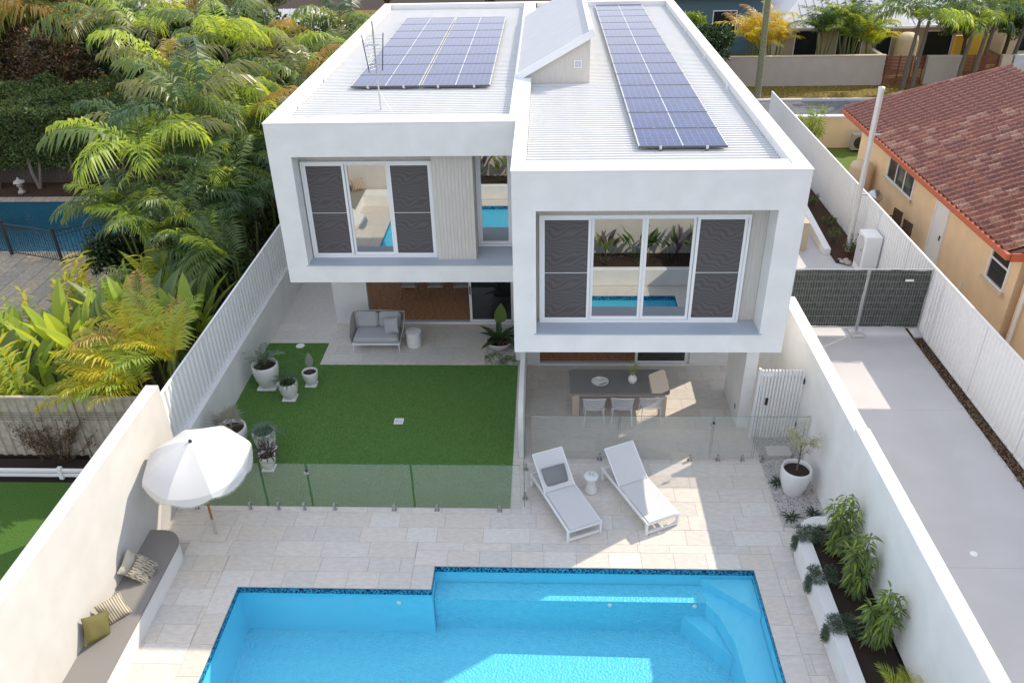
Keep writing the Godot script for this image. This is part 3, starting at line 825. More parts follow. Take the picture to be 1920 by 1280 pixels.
	door_track(o, -4.46, -0.16, -6.2, -1.52)
	# ground floor, right
	B(o, "ground_wall", 0.1, 0.42, 0, YB, -4.25, -4.02, wr)
	B(o, "ground_wall", 4.42, 5.05, 0, YB, -4.25, -4.023, wr)
	door_track(o, 0.42, 4.42, -4.02, 2.95)
	# blade wall beside the dining terrace carries the corner of the box
	B(o, "blade_wall", 5.05, 5.32, -0.02, YB, -2.9, -1.36, mats["white_render"], 0.006)
	B(o, "ground_wall", 5.053, 5.32, -0.02, YB, -10, -4.02, wr)
	B(o, "wall_light", 5.03, 5.049, 0.35, 0.45, -1.72, -1.62, mats["steel"], 0.004)
	B(o, "power_point", 5.04, 5.049, 1.2, 1.32, -2.7, -2.6, mats["white_paint"], 0.003)

func door_track(o, x0, x1, z, split):
	var w = pivot(o, "sliding_door", Transform3D(Basis(), Vector3(x0, 0, z)))
	var W = x1 - x0; var s = split - x0
	var m = mats["white_metal"]
	B(w, "threshold", 0, W, -0.01, 0.05, -0.13, 0.02, m, 0.004)
	B(w, "track", 0.02, W - 0.02, 0.051, 0.058, -0.1, -0.03, mats["sill_metal"])
	B(w, "jamb", 0, 0.06, 0.06, 2.8, -0.12, 0.0, m, 0.004)
	B(w, "jamb", W - 0.06, W, 0.06, 2.8, -0.12, 0.0, m, 0.004)
	B(w, "head", 0.062, W - 0.062, 2.7, 2.8, -0.12, 0.0, m, 0.004)
	for k in 2:
		var zz = -0.03 - 0.045 * k
		var a = s + k * 0.12; var b = W - 0.064 - 0.05 * (1 - k)
		var fr = MB.new()
		fr.bbox(Vector3(a, 0.06, zz - 0.018), Vector3(b, 0.13, zz + 0.018), 0.003); fr.bbox(Vector3(a, 2.62, zz - 0.018), Vector3(b, 2.695, zz + 0.018), 0.003)
		fr.bbox(Vector3(a, 0.1305, zz - 0.018), Vector3(a + 0.07, 2.6195, zz + 0.018), 0.003); fr.bbox(Vector3(b - 0.07, 0.1305, zz - 0.018), Vector3(b, 2.6195, zz + 0.018), 0.003)
		part(w, "sash", fr, m)
		B(w, "pane", a + 0.07, b - 0.07, 0.1305, 2.6195, zz - 0.004, zz + 0.004, mats["dark_glass"])
	B(w, "handle", s + 0.02, s + 0.05, 0.95, 1.2, -0.01, 0.03, mats["dark_metal"], 0.004)

func panel_tex():
	var im = Image.create(640, 400, false, Image.FORMAT_RGB8)
	im.fill(Color(0.10, 0.13, 0.24))
	var r = RandomNumberGenerator.new(); r.seed = 8
	for i in 12:
		for j in 6:
			var x = 6 + i * 52 + (4 if i >= 6 else 0); var y = 5 + j * 65
			var s = r.randf_range(0.88, 1.12)
			im.fill_rect(Rect2i(x, y, 52, 65), Color(0.36, 0.42, 0.55))
			im.fill_rect(Rect2i(x + 2, y + 2, 48, 61), Color(0.12 * s, 0.20 * s, 0.42 * s))
			for k in 3: im.fill_rect(Rect2i(x + 10 + k * 13, y + 1, 1, 63), Color(0.26, 0.31, 0.45))
	im.fill_rect(Rect2i(316, 0, 8, 400), Color(0.75, 0.77, 0.80))
	im.generate_mipmaps()
	return ImageTexture.create_from_image(im)

func roof_things():
	var pm = M("solar_cells", Color.WHITE, 0.1, null, 1, {"metallic_specular": 0.5})
	pm.albedo_texture = panel_tex()
	M("panel_frame", Color(0.10, 0.105, 0.115), 0.35, null, 1, {"metallic": 0.6})
	var W = 1.72; var D = 1.17
	var proto = null
	var tilt = deg_to_rad(1.5)
	for spec in [[[-4.24, -2.48], 8, -6.55, "left array"], [[2.43], 14, -1.6, "right array"]]:
		for x in spec[0]:
			for i in spec[1]:
				var o
				if proto == null:
					o = thing("solar_panel", "", "solar panel")
					proto = o
					var c = MB.new(); c.quv(Vector3(0.02, 0.036, -0.02), Vector3(W - 0.02, 0.036, -0.02), Vector3(W - 0.02, 0.036, -D + 0.02), Vector3(0.02, 0.036, -D + 0.02))
					part(o, "cells", c, pm)
					var f = MB.new()
					f.box(Vector3(0, 0, -0.02), Vector3(W, 0.038, 0)); f.box(Vector3(0, 0, -D), Vector3(W, 0.038, -D + 0.02))
					var sd = MB.new()
					sd.box(Vector3(0, 0, -D + 0.02), Vector3(0.022, 0.04, -0.02)); sd.box(Vector3(W - 0.022, 0, -D + 0.02), Vector3(W, 0.04, -0.02))
					part(o, "side_rail", sd, mats["aluminium_pale"])
					f.box(Vector3(0.02, 0.004, -D + 0.02), Vector3(W - 0.02, 0.03, -0.02))
					part(o, "frame", f, mats["panel_frame"])
					for k in 2: B(o, "clamp", 0.4 + 0.9 * k, 0.45 + 0.9 * k, -0.02, 0.045, 0.0, 0.016, mats["aluminium"])
				else: o = copy(proto)
				var right = spec[1] == 14
				var nth = ["first", "second", "third", "fourth", "fifth", "sixth", "seventh", "eighth", "ninth", "tenth", "eleventh", "twelfth", "thirteenth", "fourteenth"][i]
				tag(o, ("solar panel in the single row, " if right else "solar panel in the block's column nearer the antenna, " if x < -3 else "solar panel in the block's column nearer the roof light, ") + nth + " from the front parapet", "solar panel", "solar panels on the roof")
				o.position = Vector3(x, 6.58, spec[2] - i * (D + 0.02))
	for spec in [[-3.8, -6.6, -16.0], [-2.9, -6.6, -16.0], [-2.05, -6.6, -16.0], [-1.15, -6.6, -16.0], [2.86, -1.65, -18], [3.76, -1.65, -18]]:
		var r = thing("mounting_rail", "aluminium rail carrying solar panels above the ribbed roof", "rail", Vector3(spec[0], 0, 0), 0.0, "solar mounting rails")
		B(r, "bar", -0.02, 0.02, 6.54, 6.575, spec[2], spec[1], mats["aluminium"])
		for k in 6: B(r, "foot", -0.03, 0.03, 6.45, 6.539, lerpf(spec[1], spec[2], k / 5.0) - 0.03, lerpf(spec[1], spec[2], k / 5.0) + 0.01, mats["aluminium"])
	# television antenna
	var a = thing("antenna", "thin white television antenna mast with grid reflectors on left roof", "antenna", Vector3(-3.17, 6.46, -4.7))
	var m = MB.new(); m.tube([Vector3(0, 0, 0), Vector3(0, 2.0, 0)], 0.018, 0.018, 8); part(a, "mast", m, mats["aluminium"])
	m = MB.new(); m.tube([Vector3(0, 0.5, 0), Vector3(0.28, 0.03, 0.1)], 0.01, 0.01, 6); m.lathe([Vector2(0.09, 0.0), Vector2(0.09, 0.02), Vector2(0, 0.03)], 12); part(a, "stay", m, mats["white_metal"])
	for s in [-1, 1]:
		m = MB.new()
		m.tube([Vector3(s * 0.13, 0.95, 0.1 - 0.1 * s), Vector3(s * 0.22, 1.75, 0.1 - 0.1 * s)], 0.011, 0.011, 6); part(a, "upright", m, mats["dark_metal"])
		for i in 11:
			var y = 1.0 + i * 0.07
			m = MB.new(); m.tube([Vector3(0, y, 0), Vector3(s * (0.135 + 0.008 * i), y, 0.1 - 0.1 * s)], 0.006, 0.006, 4); part(a, "rod", m, mats["aluminium"])
	m = MB.new(); m.tube([Vector3(0, 1.5, 0), Vector3(-0.04, 1.55, 0.45)], 0.012, 0.012, 6); part(a, "boom", m, mats["white_metal"])
	for i in 6:
		m = MB.new(); m.tube([Vector3(-0.15, 1.51 + 0.008 * i, 0.07 * i), Vector3(0.12, 1.51 + 0.008 * i, 0.07 * i)], 0.006, 0.006, 4); part(a, "rod", m, mats["aluminium"])

func cushion_mesh(w, h, d, pinch = 0.06, k = 10):
	# a soft square pillow standing in the xy plane, thick along z
	var b = MB.new()
	for side in [1, -1]:
		var rows = []
		for i in k + 1:
			var r = []
			for j in k + 1:
				var u = float(j) / k * 2 - 1; var v = float(i) / k * 2 - 1
				var f = pow(maxf(0.0, (1 - u * u) * (1 - v * v)), 0.42)
				var x = u * w / 2 * (1 - pinch * (1 - v * v) * absf(u)); var y = v * h / 2 * (1 - pinch * (1 - u * u) * absf(v))
				r.append(Vector3(x * side, y, side * d / 2 * f + 0.006 * sin(u * 5 + v * 3)))
			rows.append(r)
		b.surf(rows)
	return b
func striped(key, a, b, n):
	var im = Image.create(256, 16, false, Image.FORMAT_RGB8)
	im.fill(a)
	for i in n: im.fill_rect(Rect2i(int(256.0 * (i + 0.4) / n), 0, int(256.0 / n * 0.35), 16), b)
	var m = M(key, Color.WHITE, 0.9); m.albedo_texture = ImageTexture.create_from_image(im)
	return m

func seat(o, called, cx, cy, cz, w, h, d, m, bev = 0.04):
	return B(o, called, cx - w / 2, cx + w / 2, cy, cy + h, cz - d / 2, cz + d / 2, m, bev)

func furniture():
	var wm = mats["white_metal"]
	# two seat sofa under the left volume
	var s = thing("sofa", "pale grey two seat outdoor sofa with white frame and cushions", "sofa", Vector3(-3.95, 0, -5.05), 0.0)
	seat(s, "seat_cushion", 0, 0.27, 0.04, 1.22, 0.15, 0.72, mats["sofa_cloth"], 0.05)
	for x in [-0.31, 0.31]:
		var c = seat(s, "back_cushion", 0, 0, 0, 0.60, 0.44, 0.16, mats["sofa_cloth"], 0.06)
		c.transform = Transform3D(Basis(Vector3.RIGHT, -0.22), Vector3(x, 0.63, -0.30))
	var fr = MB.new(); fr.bbox(Vector3(-0.66, 0.22, -0.4), Vector3(0.66, 0.262, 0.42), 0.012); part(s, "frame", fr, wm)
	for x in [-0.61, 0.61]:
		for z in [-0.36, 0.37]:
			var l = MB.new(); l.tube([Vector3(x, 0.235, z), Vector3(x * 1.04, 0.0, z * 1.06)], 0.018, 0.013, 8); part(s, "leg", l, wm)
		# woven rope arm
		var a = pivot(s, "arm")
		var sg = signf(x)
		var top = []; var bot = []
		for i in 9:
			var t = i / 8.0
			top.append(Vector3(sg * (0.70 + 0.04 * sin(t * PI)), lerpf(0.80, 0.47, smoothstep(0.15, 1.0, t)), lerpf(-0.44, 0.36, t)))
			bot.append(Vector3(sg * 0.66, 0.25, lerpf(-0.38, 0.38, t)))
		var rl = MB.new(); rl.tube(top, 0.016, 0.016, 6); part(a, "rail", rl, mats["rope_grey"])
		var weave = MB.new()
		for i in 40:
			var t = (i + 0.5) / 40.0 * 7.999
			var p = top[int(t)].lerp(top[int(t) + 1], t - int(t)); var q = bot[int(t)].lerp(bot[int(t) + 1], t - int(t))
			weave.tube([p, q], 0.0065, 0.0065, 4, false)
		part(a, "rope_weave", weave, mats["rope_grey"])
	var bk = MB.new(); bk.tube([Vector3(-0.70, 0.80, -0.44), Vector3(0, 0.82, -0.47), Vector3(0.70, 0.80, -0.44)], 0.016, 0.016, 6)
	for i in 40: bk.tube([Vector3(-0.68 + i * 0.0349, 0.80, -0.45), Vector3(-0.64 + i * 0.0328, 0.25, -0.39)], 0.0065, 0.0065, 4, false)
	part(s, "rope_back", bk, mats["rope_grey"])
	whole("cushion", cushion_mesh(0.48, 0.42, 0.16), mats["sofa_cloth"], "pale cushion leaning in the corner of the grey outdoor sofa", "cushion", "", Transform3D(Basis.from_euler(Vector3(-0.35, -0.5, 0.3)), Vector3(-3.56, 0.62, -5.0)))
	# drum side table with a small glass on it
	var d = thing("side_table", "white drum side table next to the grey sofa", "table", Vector3(-2.97, 0, -5.0))
	var b = MB.new(); b.lathe([Vector2(0, 0), Vector2(0.19, 0), Vector2(0.20, 0.015), Vector2(0.205, 0.2), Vector2(0.195, 0.41), Vector2(0.185, 0.42)], 32); part(d, "drum", b, mats["pot_white"])
	b = MB.new(); b.lathe([Vector2(0.21, 0.421), Vector2(0.215, 0.43), Vector2(0.215, 0.445), Vector2(0.205, 0.452), Vector2(0, 0.452)], 32); part(d, "top", b, mats["white_paint"])
	b = MB.new(); b.lathe([Vector2(0.02, 0), Vector2(0.022, 0.11), Vector2(0.019, 0.11), Vector2(0.017, 0.005), Vector2(0, 0.005)], 12)
	whole("tumbler", b, mats["fence_glass"], "small clear tumbler on the white drum table", "glass", "", at(-2.99, 0.453, -5.06))
	# dining table
	var t = thing("dining_table", "long dark grey outdoor dining table with pale timber legs", "table", Vector3(2.36, 0, -2.16))
	b = MB.new()
	var poly = PackedVector2Array()
	for k in [[1, 1], [-1, 1], [-1, -1], [1, -1]]:
		for i in 7:
			var an = (0.0 if k == [1, 1] else PI / 2 if k == [-1, 1] else PI if k == [-1, -1] else 1.5 * PI) + PI / 2 * i / 6
			poly.append(Vector2(k[0] * (1.16 - 0.1) + 0.1 * cos(an), k[1] * (0.51 - 0.1) + 0.1 * sin(an)))
	b.prism(poly, 0.70, 0.752); part(t, "table_top", b, mats["table_grey"])
	B(t, "apron", -1.06, 1.06, 0.60, 0.699, -0.42, 0.42, mats["table_leg"], 0.006)
	for x in [-1.02, 1.02]:
		for z in [-0.36, 0.36]: B(t, "leg", x - 0.085, x + 0.085, 0, 0.599, z - 0.06, z + 0.06, mats["table_leg"], 0.008)
	# three chairs on the near side, backs to the pool
	var names = ["white mesh armchair under the dining table at its dividing wall end", "white mesh armchair at the middle of the dining table", "white mesh armchair at the sunlit end of the dining table"]
	var ch = null
	for i in 3:
		if ch == null: ch = mesh_chair(names[0])
		var c = ch if i == 0 else copy(ch, names[i])
		c.position = Vector3([1.76, 2.42, 3.08][i], 0, -1.62 - 0.03 * i); c.rotation.y = PI + [0.03, -0.05, 0.06][i]
	# tray with bowls, and a vase
	var tr = thing("serving_plate", "round white plate with dark rim line on the dining table", "plate", Vector3(1.92, 0.752, -2.12))
	b = MB.new(); b.lathe([Vector2(0.12, 0.0), Vector2(0.20, 0.018), Vector2(0.207, 0.024), Vector2(0.20, 0.026), Vector2(0.13, 0.01), Vector2(0, 0.008)], 36); part(tr, "dish", b, mats["glaze_white"])
	b = MB.new(); b.lathe([Vector2(0.172, 0.0225), Vector2(0.166, 0.0212)], 36); part(tr, "painted_ring", b, mats["table_leg"])
	for q in [[-0.03, -0.05, 0.085], [0.03, -0.06, 0.065]]:
		b = MB.new(); b.lathe([Vector2(q[2] * 0.4, 0), Vector2(q[2], q[2] * 0.5), Vector2(q[2] * 0.94, q[2] * 0.5), Vector2(q[2] * 0.35, 0.012), Vector2(0, 0.012)], 24)
		whole("bowl", b, mats["glaze_white"], "small white bowl on the round plate of the dining table", "bowl", "bowls on the serving plate", at(1.92 + q[0], 0.763, -2.12 + q[1]))
	b = MB.new(); b.bbox(Vector3(-0.1, 0, -0.012), Vector3(0.1, 0.012, 0.012), 0.004)
	whole("serving_spoon", b, mats["chair_timber"], "brown wooden server lying on the round plate", "spoon", "", at(1.98, 0.768, -2.02, 0.5))
	var v = thing("vase", "round white vase of thin yellowing sprigs on the dining table", "vase", Vector3(2.68, 0.752, -2.1))
	b = MB.new(); b.lathe([Vector2(0.0, 0), Vector2(0.07, 0.0), Vector2(0.105, 0.08), Vector2(0.10, 0.15), Vector2(0.05, 0.20), Vector2(0.045, 0.225), Vector2(0.055, 0.235), Vector2(0.04, 0.225), Vector2(0.04, 0.15)], 28); part(v, "body", b, mats["pot_white"])
	for i in 9:
		b = MB.new()
		var a = rf(0, TAU); var sp = rf(0.1, 0.28); var hh = rf(0.42, 0.62)
		var p0 = Vector3(0, 0.2, 0); var p2 = Vector3(cos(a) * sp - 0.06, hh, sin(a) * sp)
		b.tube([p0, p0.lerp(p2, 0.5) + Vector3(0, 0.04, 0), p2], 0.003, 0.0015, 4)
		for j in 14:
			var q = p0.lerp(p2, rf(0.5, 1.05)); var dd = Vector3(rf(-1, 1), rf(-0.3, 1), rf(-1, 1)).normalized()
			b.leaflet(q, dd, dd.cross(Vector3.UP).normalized(), rf(0.04, 0.08), 0.008, 0.2)
		part(v, "sprig", b, mats["leaf_lime"])
	# sun loungers
	lounger("white sun lounger with a grey cushion on its raised back", Vector3(0.93, 0, 1.2), 0.42)
	lounger("white sun lounger with its foot end in direct sun", Vector3(2.45, 0, 0.98), 0.44)
	whole("cushion", cushion_mesh(0.52, 0.40, 0.19, 0.02), mats["grey_cloth"], "grey woven cushion resting on a white sun lounger", "cushion", "", Transform3D(Basis(Vector3.UP, 0.42) * Basis(Vector3.RIGHT, -0.75), Vector3(0.83, 0.52, 0.99)))
	# spool side table between them
	var sp2 = thing("spool_stool", "small white spool shaped table between the sun loungers", "stool", Vector3(1.58, 0, 0.87))
	b = MB.new(); b.lathe([Vector2(0, 0), Vector2(0.13, 0), Vector2(0.14, 0.02), Vector2(0.125, 0.08), Vector2(0.095, 0.2), Vector2(0.10, 0.28), Vector2(0.14, 0.36), Vector2(0.152, 0.40), Vector2(0.145, 0.42), Vector2(0, 0.42)], 32); part(sp2, "body", b, mats["pot_white"])
	for q in [[-0.03, -0.02], [0.04, 0.01]]:
		b = MB.new(); b.lathe([Vector2(0.022, 0), Vector2(0.026, 0.09), Vector2(0.023, 0.09), Vector2(0.02, 0.006), Vector2(0, 0.006)], 12)
		whole("tumbler", b, mats["fence_glass"], "small clear tumbler on the white spool table", "glass", "tumblers on the spool table", at(1.58 + q[0], 0.42, 0.87 + q[1]))
	umbrella()
	bench()
	interior()

func mesh_chair(label):
	var o = thing("dining_chair", label, "chair", Vector3.ZERO, 0.0, "mesh chairs along the dining table")
	var m = mats["white_metal"]
	# seat and a curved back in one woven shell, front towards +z
	for l in [[-0.2, 0.2], [0.2, 0.2], [-0.21, -0.2], [0.21, -0.2]]:
		var b = MB.new(); b.tube([Vector3(l[0], 0.43, l[1] * 0.85), Vector3(l[0] * 1.15, 0, l[1] * 1.2)], 0.011, 0.009, 6); part(o, "leg", b, m)
	var rows = []
	for i in 9:
		var v = i / 8.0
		var r = []
		for j in 13:
			var u = j / 6.0 - 1
			r.append(Vector3(u * 0.24, 0.44 + 0.02 * u * u, lerpf(-0.22, 0.24, v) * (1 - 0.06 * u * u)))
		rows.append(r)
	var st = MB.new()
	grid_weave(st, rows, 0.0045)
	part(o, "seat", st, mats["white_paint"])
	rows = []
	for i in 8:
		var v = i / 7.0
		var r = []
		for j in 17:
			var a = (j / 16.0 - 0.5) * 2.6
			var rad = 0.25 + 0.03 * v
			r.append(Vector3(sin(a) * rad, 0.47 + v * (0.30 - 0.10 * pow(absf(j / 8.0 - 1), 2)), -cos(a) * rad * 0.85 - 0.04 * v + 0.02))
		rows.append(r)
	var bk = MB.new()
	grid_weave(bk, rows, 0.0045)
	part(o, "backrest", bk, mats["white_paint"])
	var rim = MB.new(); rim.tube(rows[7], 0.011, 0.011, 6); rim.tube(rows[0], 0.009, 0.009, 6); part(o, "frame", rim, m)
	return o
func grid_weave(b, rows, r):
	var h = rows.size(); var w = rows[0].size()
	for i in h - 1:
		for j in w - 1:
			b.tube([rows[i][j], rows[i + 1][j + 1]], r, r, 3, false); b.tube([rows[i][j + 1], rows[i + 1][j]], r, r, 3, false)
	for row in [rows[0], rows[h - 1]]: b.tube(row, r * 1.6, r * 1.6, 4)

func lounger(label, p, turn):
	# origin under the hinge, foot towards +z
	var o = thing("sun_lounger", label, "sun lounger", p, turn, "sun loungers by the pool")
	var m = mats["white_metal"]
	for x in [-0.35, 0.35]:
		B(o, "side_rail", x - 0.02, x + 0.02, 0.26, 0.32, -0.72, 1.16, m, 0.006)
		for z in [-0.66, 1.12]: B(o, "leg", x - 0.021, x + 0.021, 0.0, 0.259, z - 0.03, z + 0.03, m, 0.006)
	B(o, "foot_rail", -0.329, 0.329, 0.02, 0.08, 1.09, 1.14, m, 0.006)
	B(o, "cross_rail", -0.329, 0.329, 0.265, 0.315, 1.12, 1.159, m, 0.006)
	B(o, "cross_rail", -0.329, 0.329, 0.265, 0.315, -0.72, -0.68, m, 0.006)
	var rows = []
	for i in 9:
		var r = []
		for j in 7:
			var u = j / 3.0 - 1
			r.append(Vector3(u * 0.325, 0.335 - 0.016 * (1 - u * u) * sin(PI * i / 8.0), 1.15 - 1.15 * i / 8.0))
		rows.append(r)
	var st = MB.new(); st.surf(rows); part(o, "seat_sling", st, mats["sling"])
	var ang = 0.66
	rows = []
	for i in 9:
		var r = []
		for j in 7:
			var u = j / 3.0 - 1
			var t = 0.83 * i / 8.0
			var sag = 0.018 * (1 - u * u) * sin(PI * i / 8.0)
			r.append(Vector3(u * 0.325, 0.34 + t * sin(ang) - sag, -0.01 - t * cos(ang) - sag))
		rows.append(r)
	var bs = MB.new(); bs.surf(rows); part(o, "back_sling", bs, mats["sling"])
	var bf = MB.new()
	for x in [-0.335, 0.335]: bf.tube([Vector3(x, 0.33, -0.0), Vector3(x, 0.33 + 0.84 * sin(ang), -0.84 * cos(ang))], 0.014, 0.014, 8)
	bf.tube([Vector3(-0.335, 0.33 + 0.84 * sin(ang), -0.84 * cos(ang)), Vector3(0.335, 0.33 + 0.84 * sin(ang), -0.84 * cos(ang))], 0.014, 0.014, 8)
	part(o, "back_frame", bf, m)
	var pr = MB.new()
	for x in [-0.25, 0.25]: pr.tube([Vector3(x, 0.3, -0.55), Vector3(x, 0.33 + 0.5 * sin(ang), -0.5 * cos(ang))], 0.01, 0.01, 6)
	part(o, "back_prop", pr, m)

func umbrella():
	var o = thing("parasol", "white fringed beach umbrella on a timber pole before the bench", "umbrella", Vector3(-5.95, 0, 2.26))
	var ax = Vector3(0.0, 1, 0.09).normalized()
	var apex = Vector3(0, 2.34, 0)
	var bs = Basis(Quaternion(Vector3.UP, ax))
	var k = 8
	var prof = [[0.02, 0.0], [0.3, -0.09], [0.6, -0.22], [0.84, -0.36], [1.0, -0.5]]
	for i in k:
		var rows = []
		for q in prof:
			var r = []
			for j in 7:
				var t = j / 6.0
				var a = TAU * (i + t) / k + 0.2
				var sag = 1.0 - 0.05 * sin(PI * t)
				r.append(apex + bs * Vector3(cos(a) * q[0] * sag, q[1] - 0.035 * sin(PI * t) * q[0], sin(a) * q[0] * sag))
			rows.append(r)
		var g = MB.new(); g.surf(rows)
		part(o, "canopy_gore", g, mats["canopy_white"])
		# scalloped valance with fringe
		var vr = []
		for s in 3:
			var r = []
			for j in 7:
				var t = j / 6.0
				var e = rows[4][j]
				var out = bs * Vector3(cos(TAU * (i + t) / k + 0.2), 0, sin(TAU * (i + t) / k + 0.2))
				r.append(e - bs * Vector3(0, s * (0.04 + 0.05 * sin(PI * t)), 0) + out * 0.012 * s)
			vr.append(r)
		var vl = MB.new(); vl.surf(vr); part(o, "valance", vl, mats["canopy_white"])
		var fg = MB.new()
		for j in 48:
			var t = j / 8.0
			var p = vr[2][int(t)].lerp(vr[2][mini(int(t) + 1, 6)], t - int(t))
			fg.leaflet(p, Vector3(rf(-0.2, 0.2), -1, rf(-0.2, 0.2)).normalized(), Vector3(cos(j), 0, sin(j)), 0.05, 0.006, 0.0)
		part(o, "fringe", fg, mats["canopy_white"])
		var a0 = TAU * i / k + 0.2
		var rb = MB.new()
		var pts = []
		for q in prof: pts.append(apex + bs * Vector3(cos(a0) * q[0], q[1] - 0.012, sin(a0) * q[0]))
		rb.tube(pts, 0.006, 0.005, 4); part(o, "rib", rb, mats["white_metal"])
		var sr = MB.new(); sr.tube([pts[2], Vector3(0, 1.75, 0)], 0.005, 0.005, 4); part(o, "stretcher", sr, mats["white_metal"])
	var p = MB.new(); p.tube([Vector3(0, 0.4, 0), Vector3(0, 2.33, 0)], 0.024, 0.022, 12); part(o, "pole", p, mats["pole_timber"])
	p = MB.new(); p.tube([Vector3(0, 0.03, 0), Vector3(0, 0.42, 0)], 0.029, 0.029, 12); part(o, "sleeve", p, mats["rope_grey"])
	B(o, "base_plate", -0.25, 0.25, 0.003, 0.035, -0.21, 0.21, mats["travertine2"], 0.005)
	p = MB.new(); p.lathe([Vector2(0.035, -0.005), Vector2(0.03, 0.03), Vector2(0.012, 0.05), Vector2(0, 0.055)], 12); part(o, "finial", p, mats["dark_metal"], Transform3D(bs, apex))

func bench():
	var o = thing("built_in_bench", "long rendered bench with grey seat and rounded end along wall", "bench", Vector3(-6.7, 0, 5))
	var outline = func(grow):
		var q = PackedVector2Array([Vector2(-0.329, 3.7)])
		q.append(Vector2(-0.329, -2.38 - grow))
		for i in 10:
			var a = -PI / 2 + PI / 2 * i / 9
			q.append(Vector2(-0.07 + (0.42 + grow) * cos(a), -1.96 + (0.42 + grow) * sin(a)))
		q.append(Vector2(0.35 + grow, 3.7))
		return q
	var b = MB.new(); b.prism(outline.call(0.0), 0, 0.40); part(o, "base", b, mats["white_render"])
	b = MB.new(); b.prism(outline.call(0.012), 0.402, 0.45); part(o, "seat", b, mats["bench_seat"])
	# it turns the corner at the far side of the pool
	B(o, "return_base", -0.329, 2.3, 0, 0.40, 3.002, 3.69, mats["white_render"])
	var st = striped("stripe_cloth", Color(0.80, 0.76, 0.68), Color(0.42, 0.38, 0.30), 11)
	var fst = striped("fringe_cloth", Color(0.72, 0.66, 0.58), Color(0.34, 0.30, 0.26), 8)
	var cs = [
		["cushion", "beige and grey banded cushion against wall by the fringed cushion", mats["beige_cloth"], Vector3(-6.86, 0.67, 3.72), Vector3(-0.35, 1.25, 0.5), 0.46, 0.42],
		["cushion", "shaggy fringed cushion with brown stripes on the grey bench", fst, Vector3(-6.66, 0.62, 3.78), Vector3(-0.6, 1.0, 0.45), 0.42, 0.36],
		["cushion", "olive green cushion folded in the middle against the wall", mats["olive_cloth"], Vector3(-6.84, 0.66, 5.10), Vector3(-0.35, 1.3, -0.5), 0.52, 0.46],
		["cushion", "cream cushion with thin brown stripes beside the olive one", st, Vector3(-6.74, 0.65, 4.72), Vector3(-0.35, 0.7, 0.15), 0.45, 0.45],
		["cushion", "patterned cushion in the bench corner facing the house", fst, Vector3(-6.6, 0.68, 8.45), Vector3(-0.3, 2.6, 0.0), 0.5, 0.45]]
	for i in cs.size():
		var c = cs[i]
		var k = thing(c[0], c[1], "cushion", c[3])
		k.rotation = c[4]
		part(k, "cover", cushion_mesh(c[5], c[6], 0.17, 0.08), c[2])
		if i == 1:
			var fg = MB.new()
			for j in 260:
				var u = rf(-1, 1); var v = rf(-1, 1)
				var f = pow((1 - u * u) * (1 - v * v), 0.42)
				var p = Vector3(u * 0.21, v * 0.18, 0.085 * f)
				var d = Vector3(rf(-0.3, 0.3), -0.8, 0.7).normalized()
				fg.leaflet(p, d, Vector3(1, 0, 0), 0.06, 0.005, 0.4)
			part(k, "fringe", fg, mats["beige_cloth"])
		elif i == 0:
			for y in [-0.05, 0.02]: 
				var bd = MB.new(); bd.bbox(Vector3(-0.17, y, 0.05), Vector3(0.17, y + 0.03, 0.088), 0.01); part(k, "band", bd, mats["grey_cloth"])

func interior():
	# timber dining table and chairs seen through the open doors on the left
	var t = thing("dining_table", "pale timber dining table inside behind the open sliding doors", "table", Vector3(-2.7, 0.03, -8.6))
	var b = MB.new(); b.bbox(Vector3(-1.1, 0.70, -0.45), Vector3(1.1, 0.74, 0.45), 0.01); part(t, "table_top", b, mats["chair_timber"])
	for x in [-0.95, 0.95]:
		for z in [-0.35, 0.35]: B(t, "leg", x - 0.035, x + 0.035, 0, 0.699, z - 0.035, z + 0.035, mats["chair_timber"], 0.005)
	var names = ["timber dining chair inside nearest the house side wall", "timber dining chair inside at the middle of the indoor table", "timber dining chair inside nearest the door handle"]
	var c0 = null
	for i in 3:
		if c0 == null:
			c0 = thing("timber_chair", names[0], "chair", Vector3.ZERO, 0.0, "timber chairs indoors")
			for l in [[-0.2, 0.2], [0.2, 0.2], [-0.2, -0.2], [0.2, -0.2]]:
				b = MB.new(); b.tube([Vector3(l[0], 0.44, l[1]), Vector3(l[0] * 1.1, 0, l[1] * 1.1)], 0.02, 0.014, 8); part(c0, "leg", b, mats["chair_timber"])
			b = MB.new(); b.bbox(Vector3(-0.24, 0.44, -0.23), Vector3(0.24, 0.48, 0.23), 0.015); part(c0, "seat", b, mats["rope_grey"])
			b = MB.new(); b.tube([Vector3(-0.24, 0.72, 0.1), Vector3(-0.22, 0.74, -0.16), Vector3(0, 0.76, -0.26), Vector3(0.22, 0.74, -0.16), Vector3(0.24, 0.72, 0.1)], 0.025, 0.025, 8); part(c0, "backrest", b, mats["chair_timber"])
			for x in [-0.2, 0.2]:
				b = MB.new(); b.tube([Vector3(x, 0.46, -0.18), Vector3(x * 1.1, 0.74, -0.17)], 0.016, 0.016, 8); part(c0, "back_post", b, mats["chair_timber"])
		var c = c0 if i == 0 else copy(c0, names[i])
		c.position = Vector3(-3.45 + 0.78 * i, 0.03, -7.75); c.rotation.y = PI + 0.05 * i

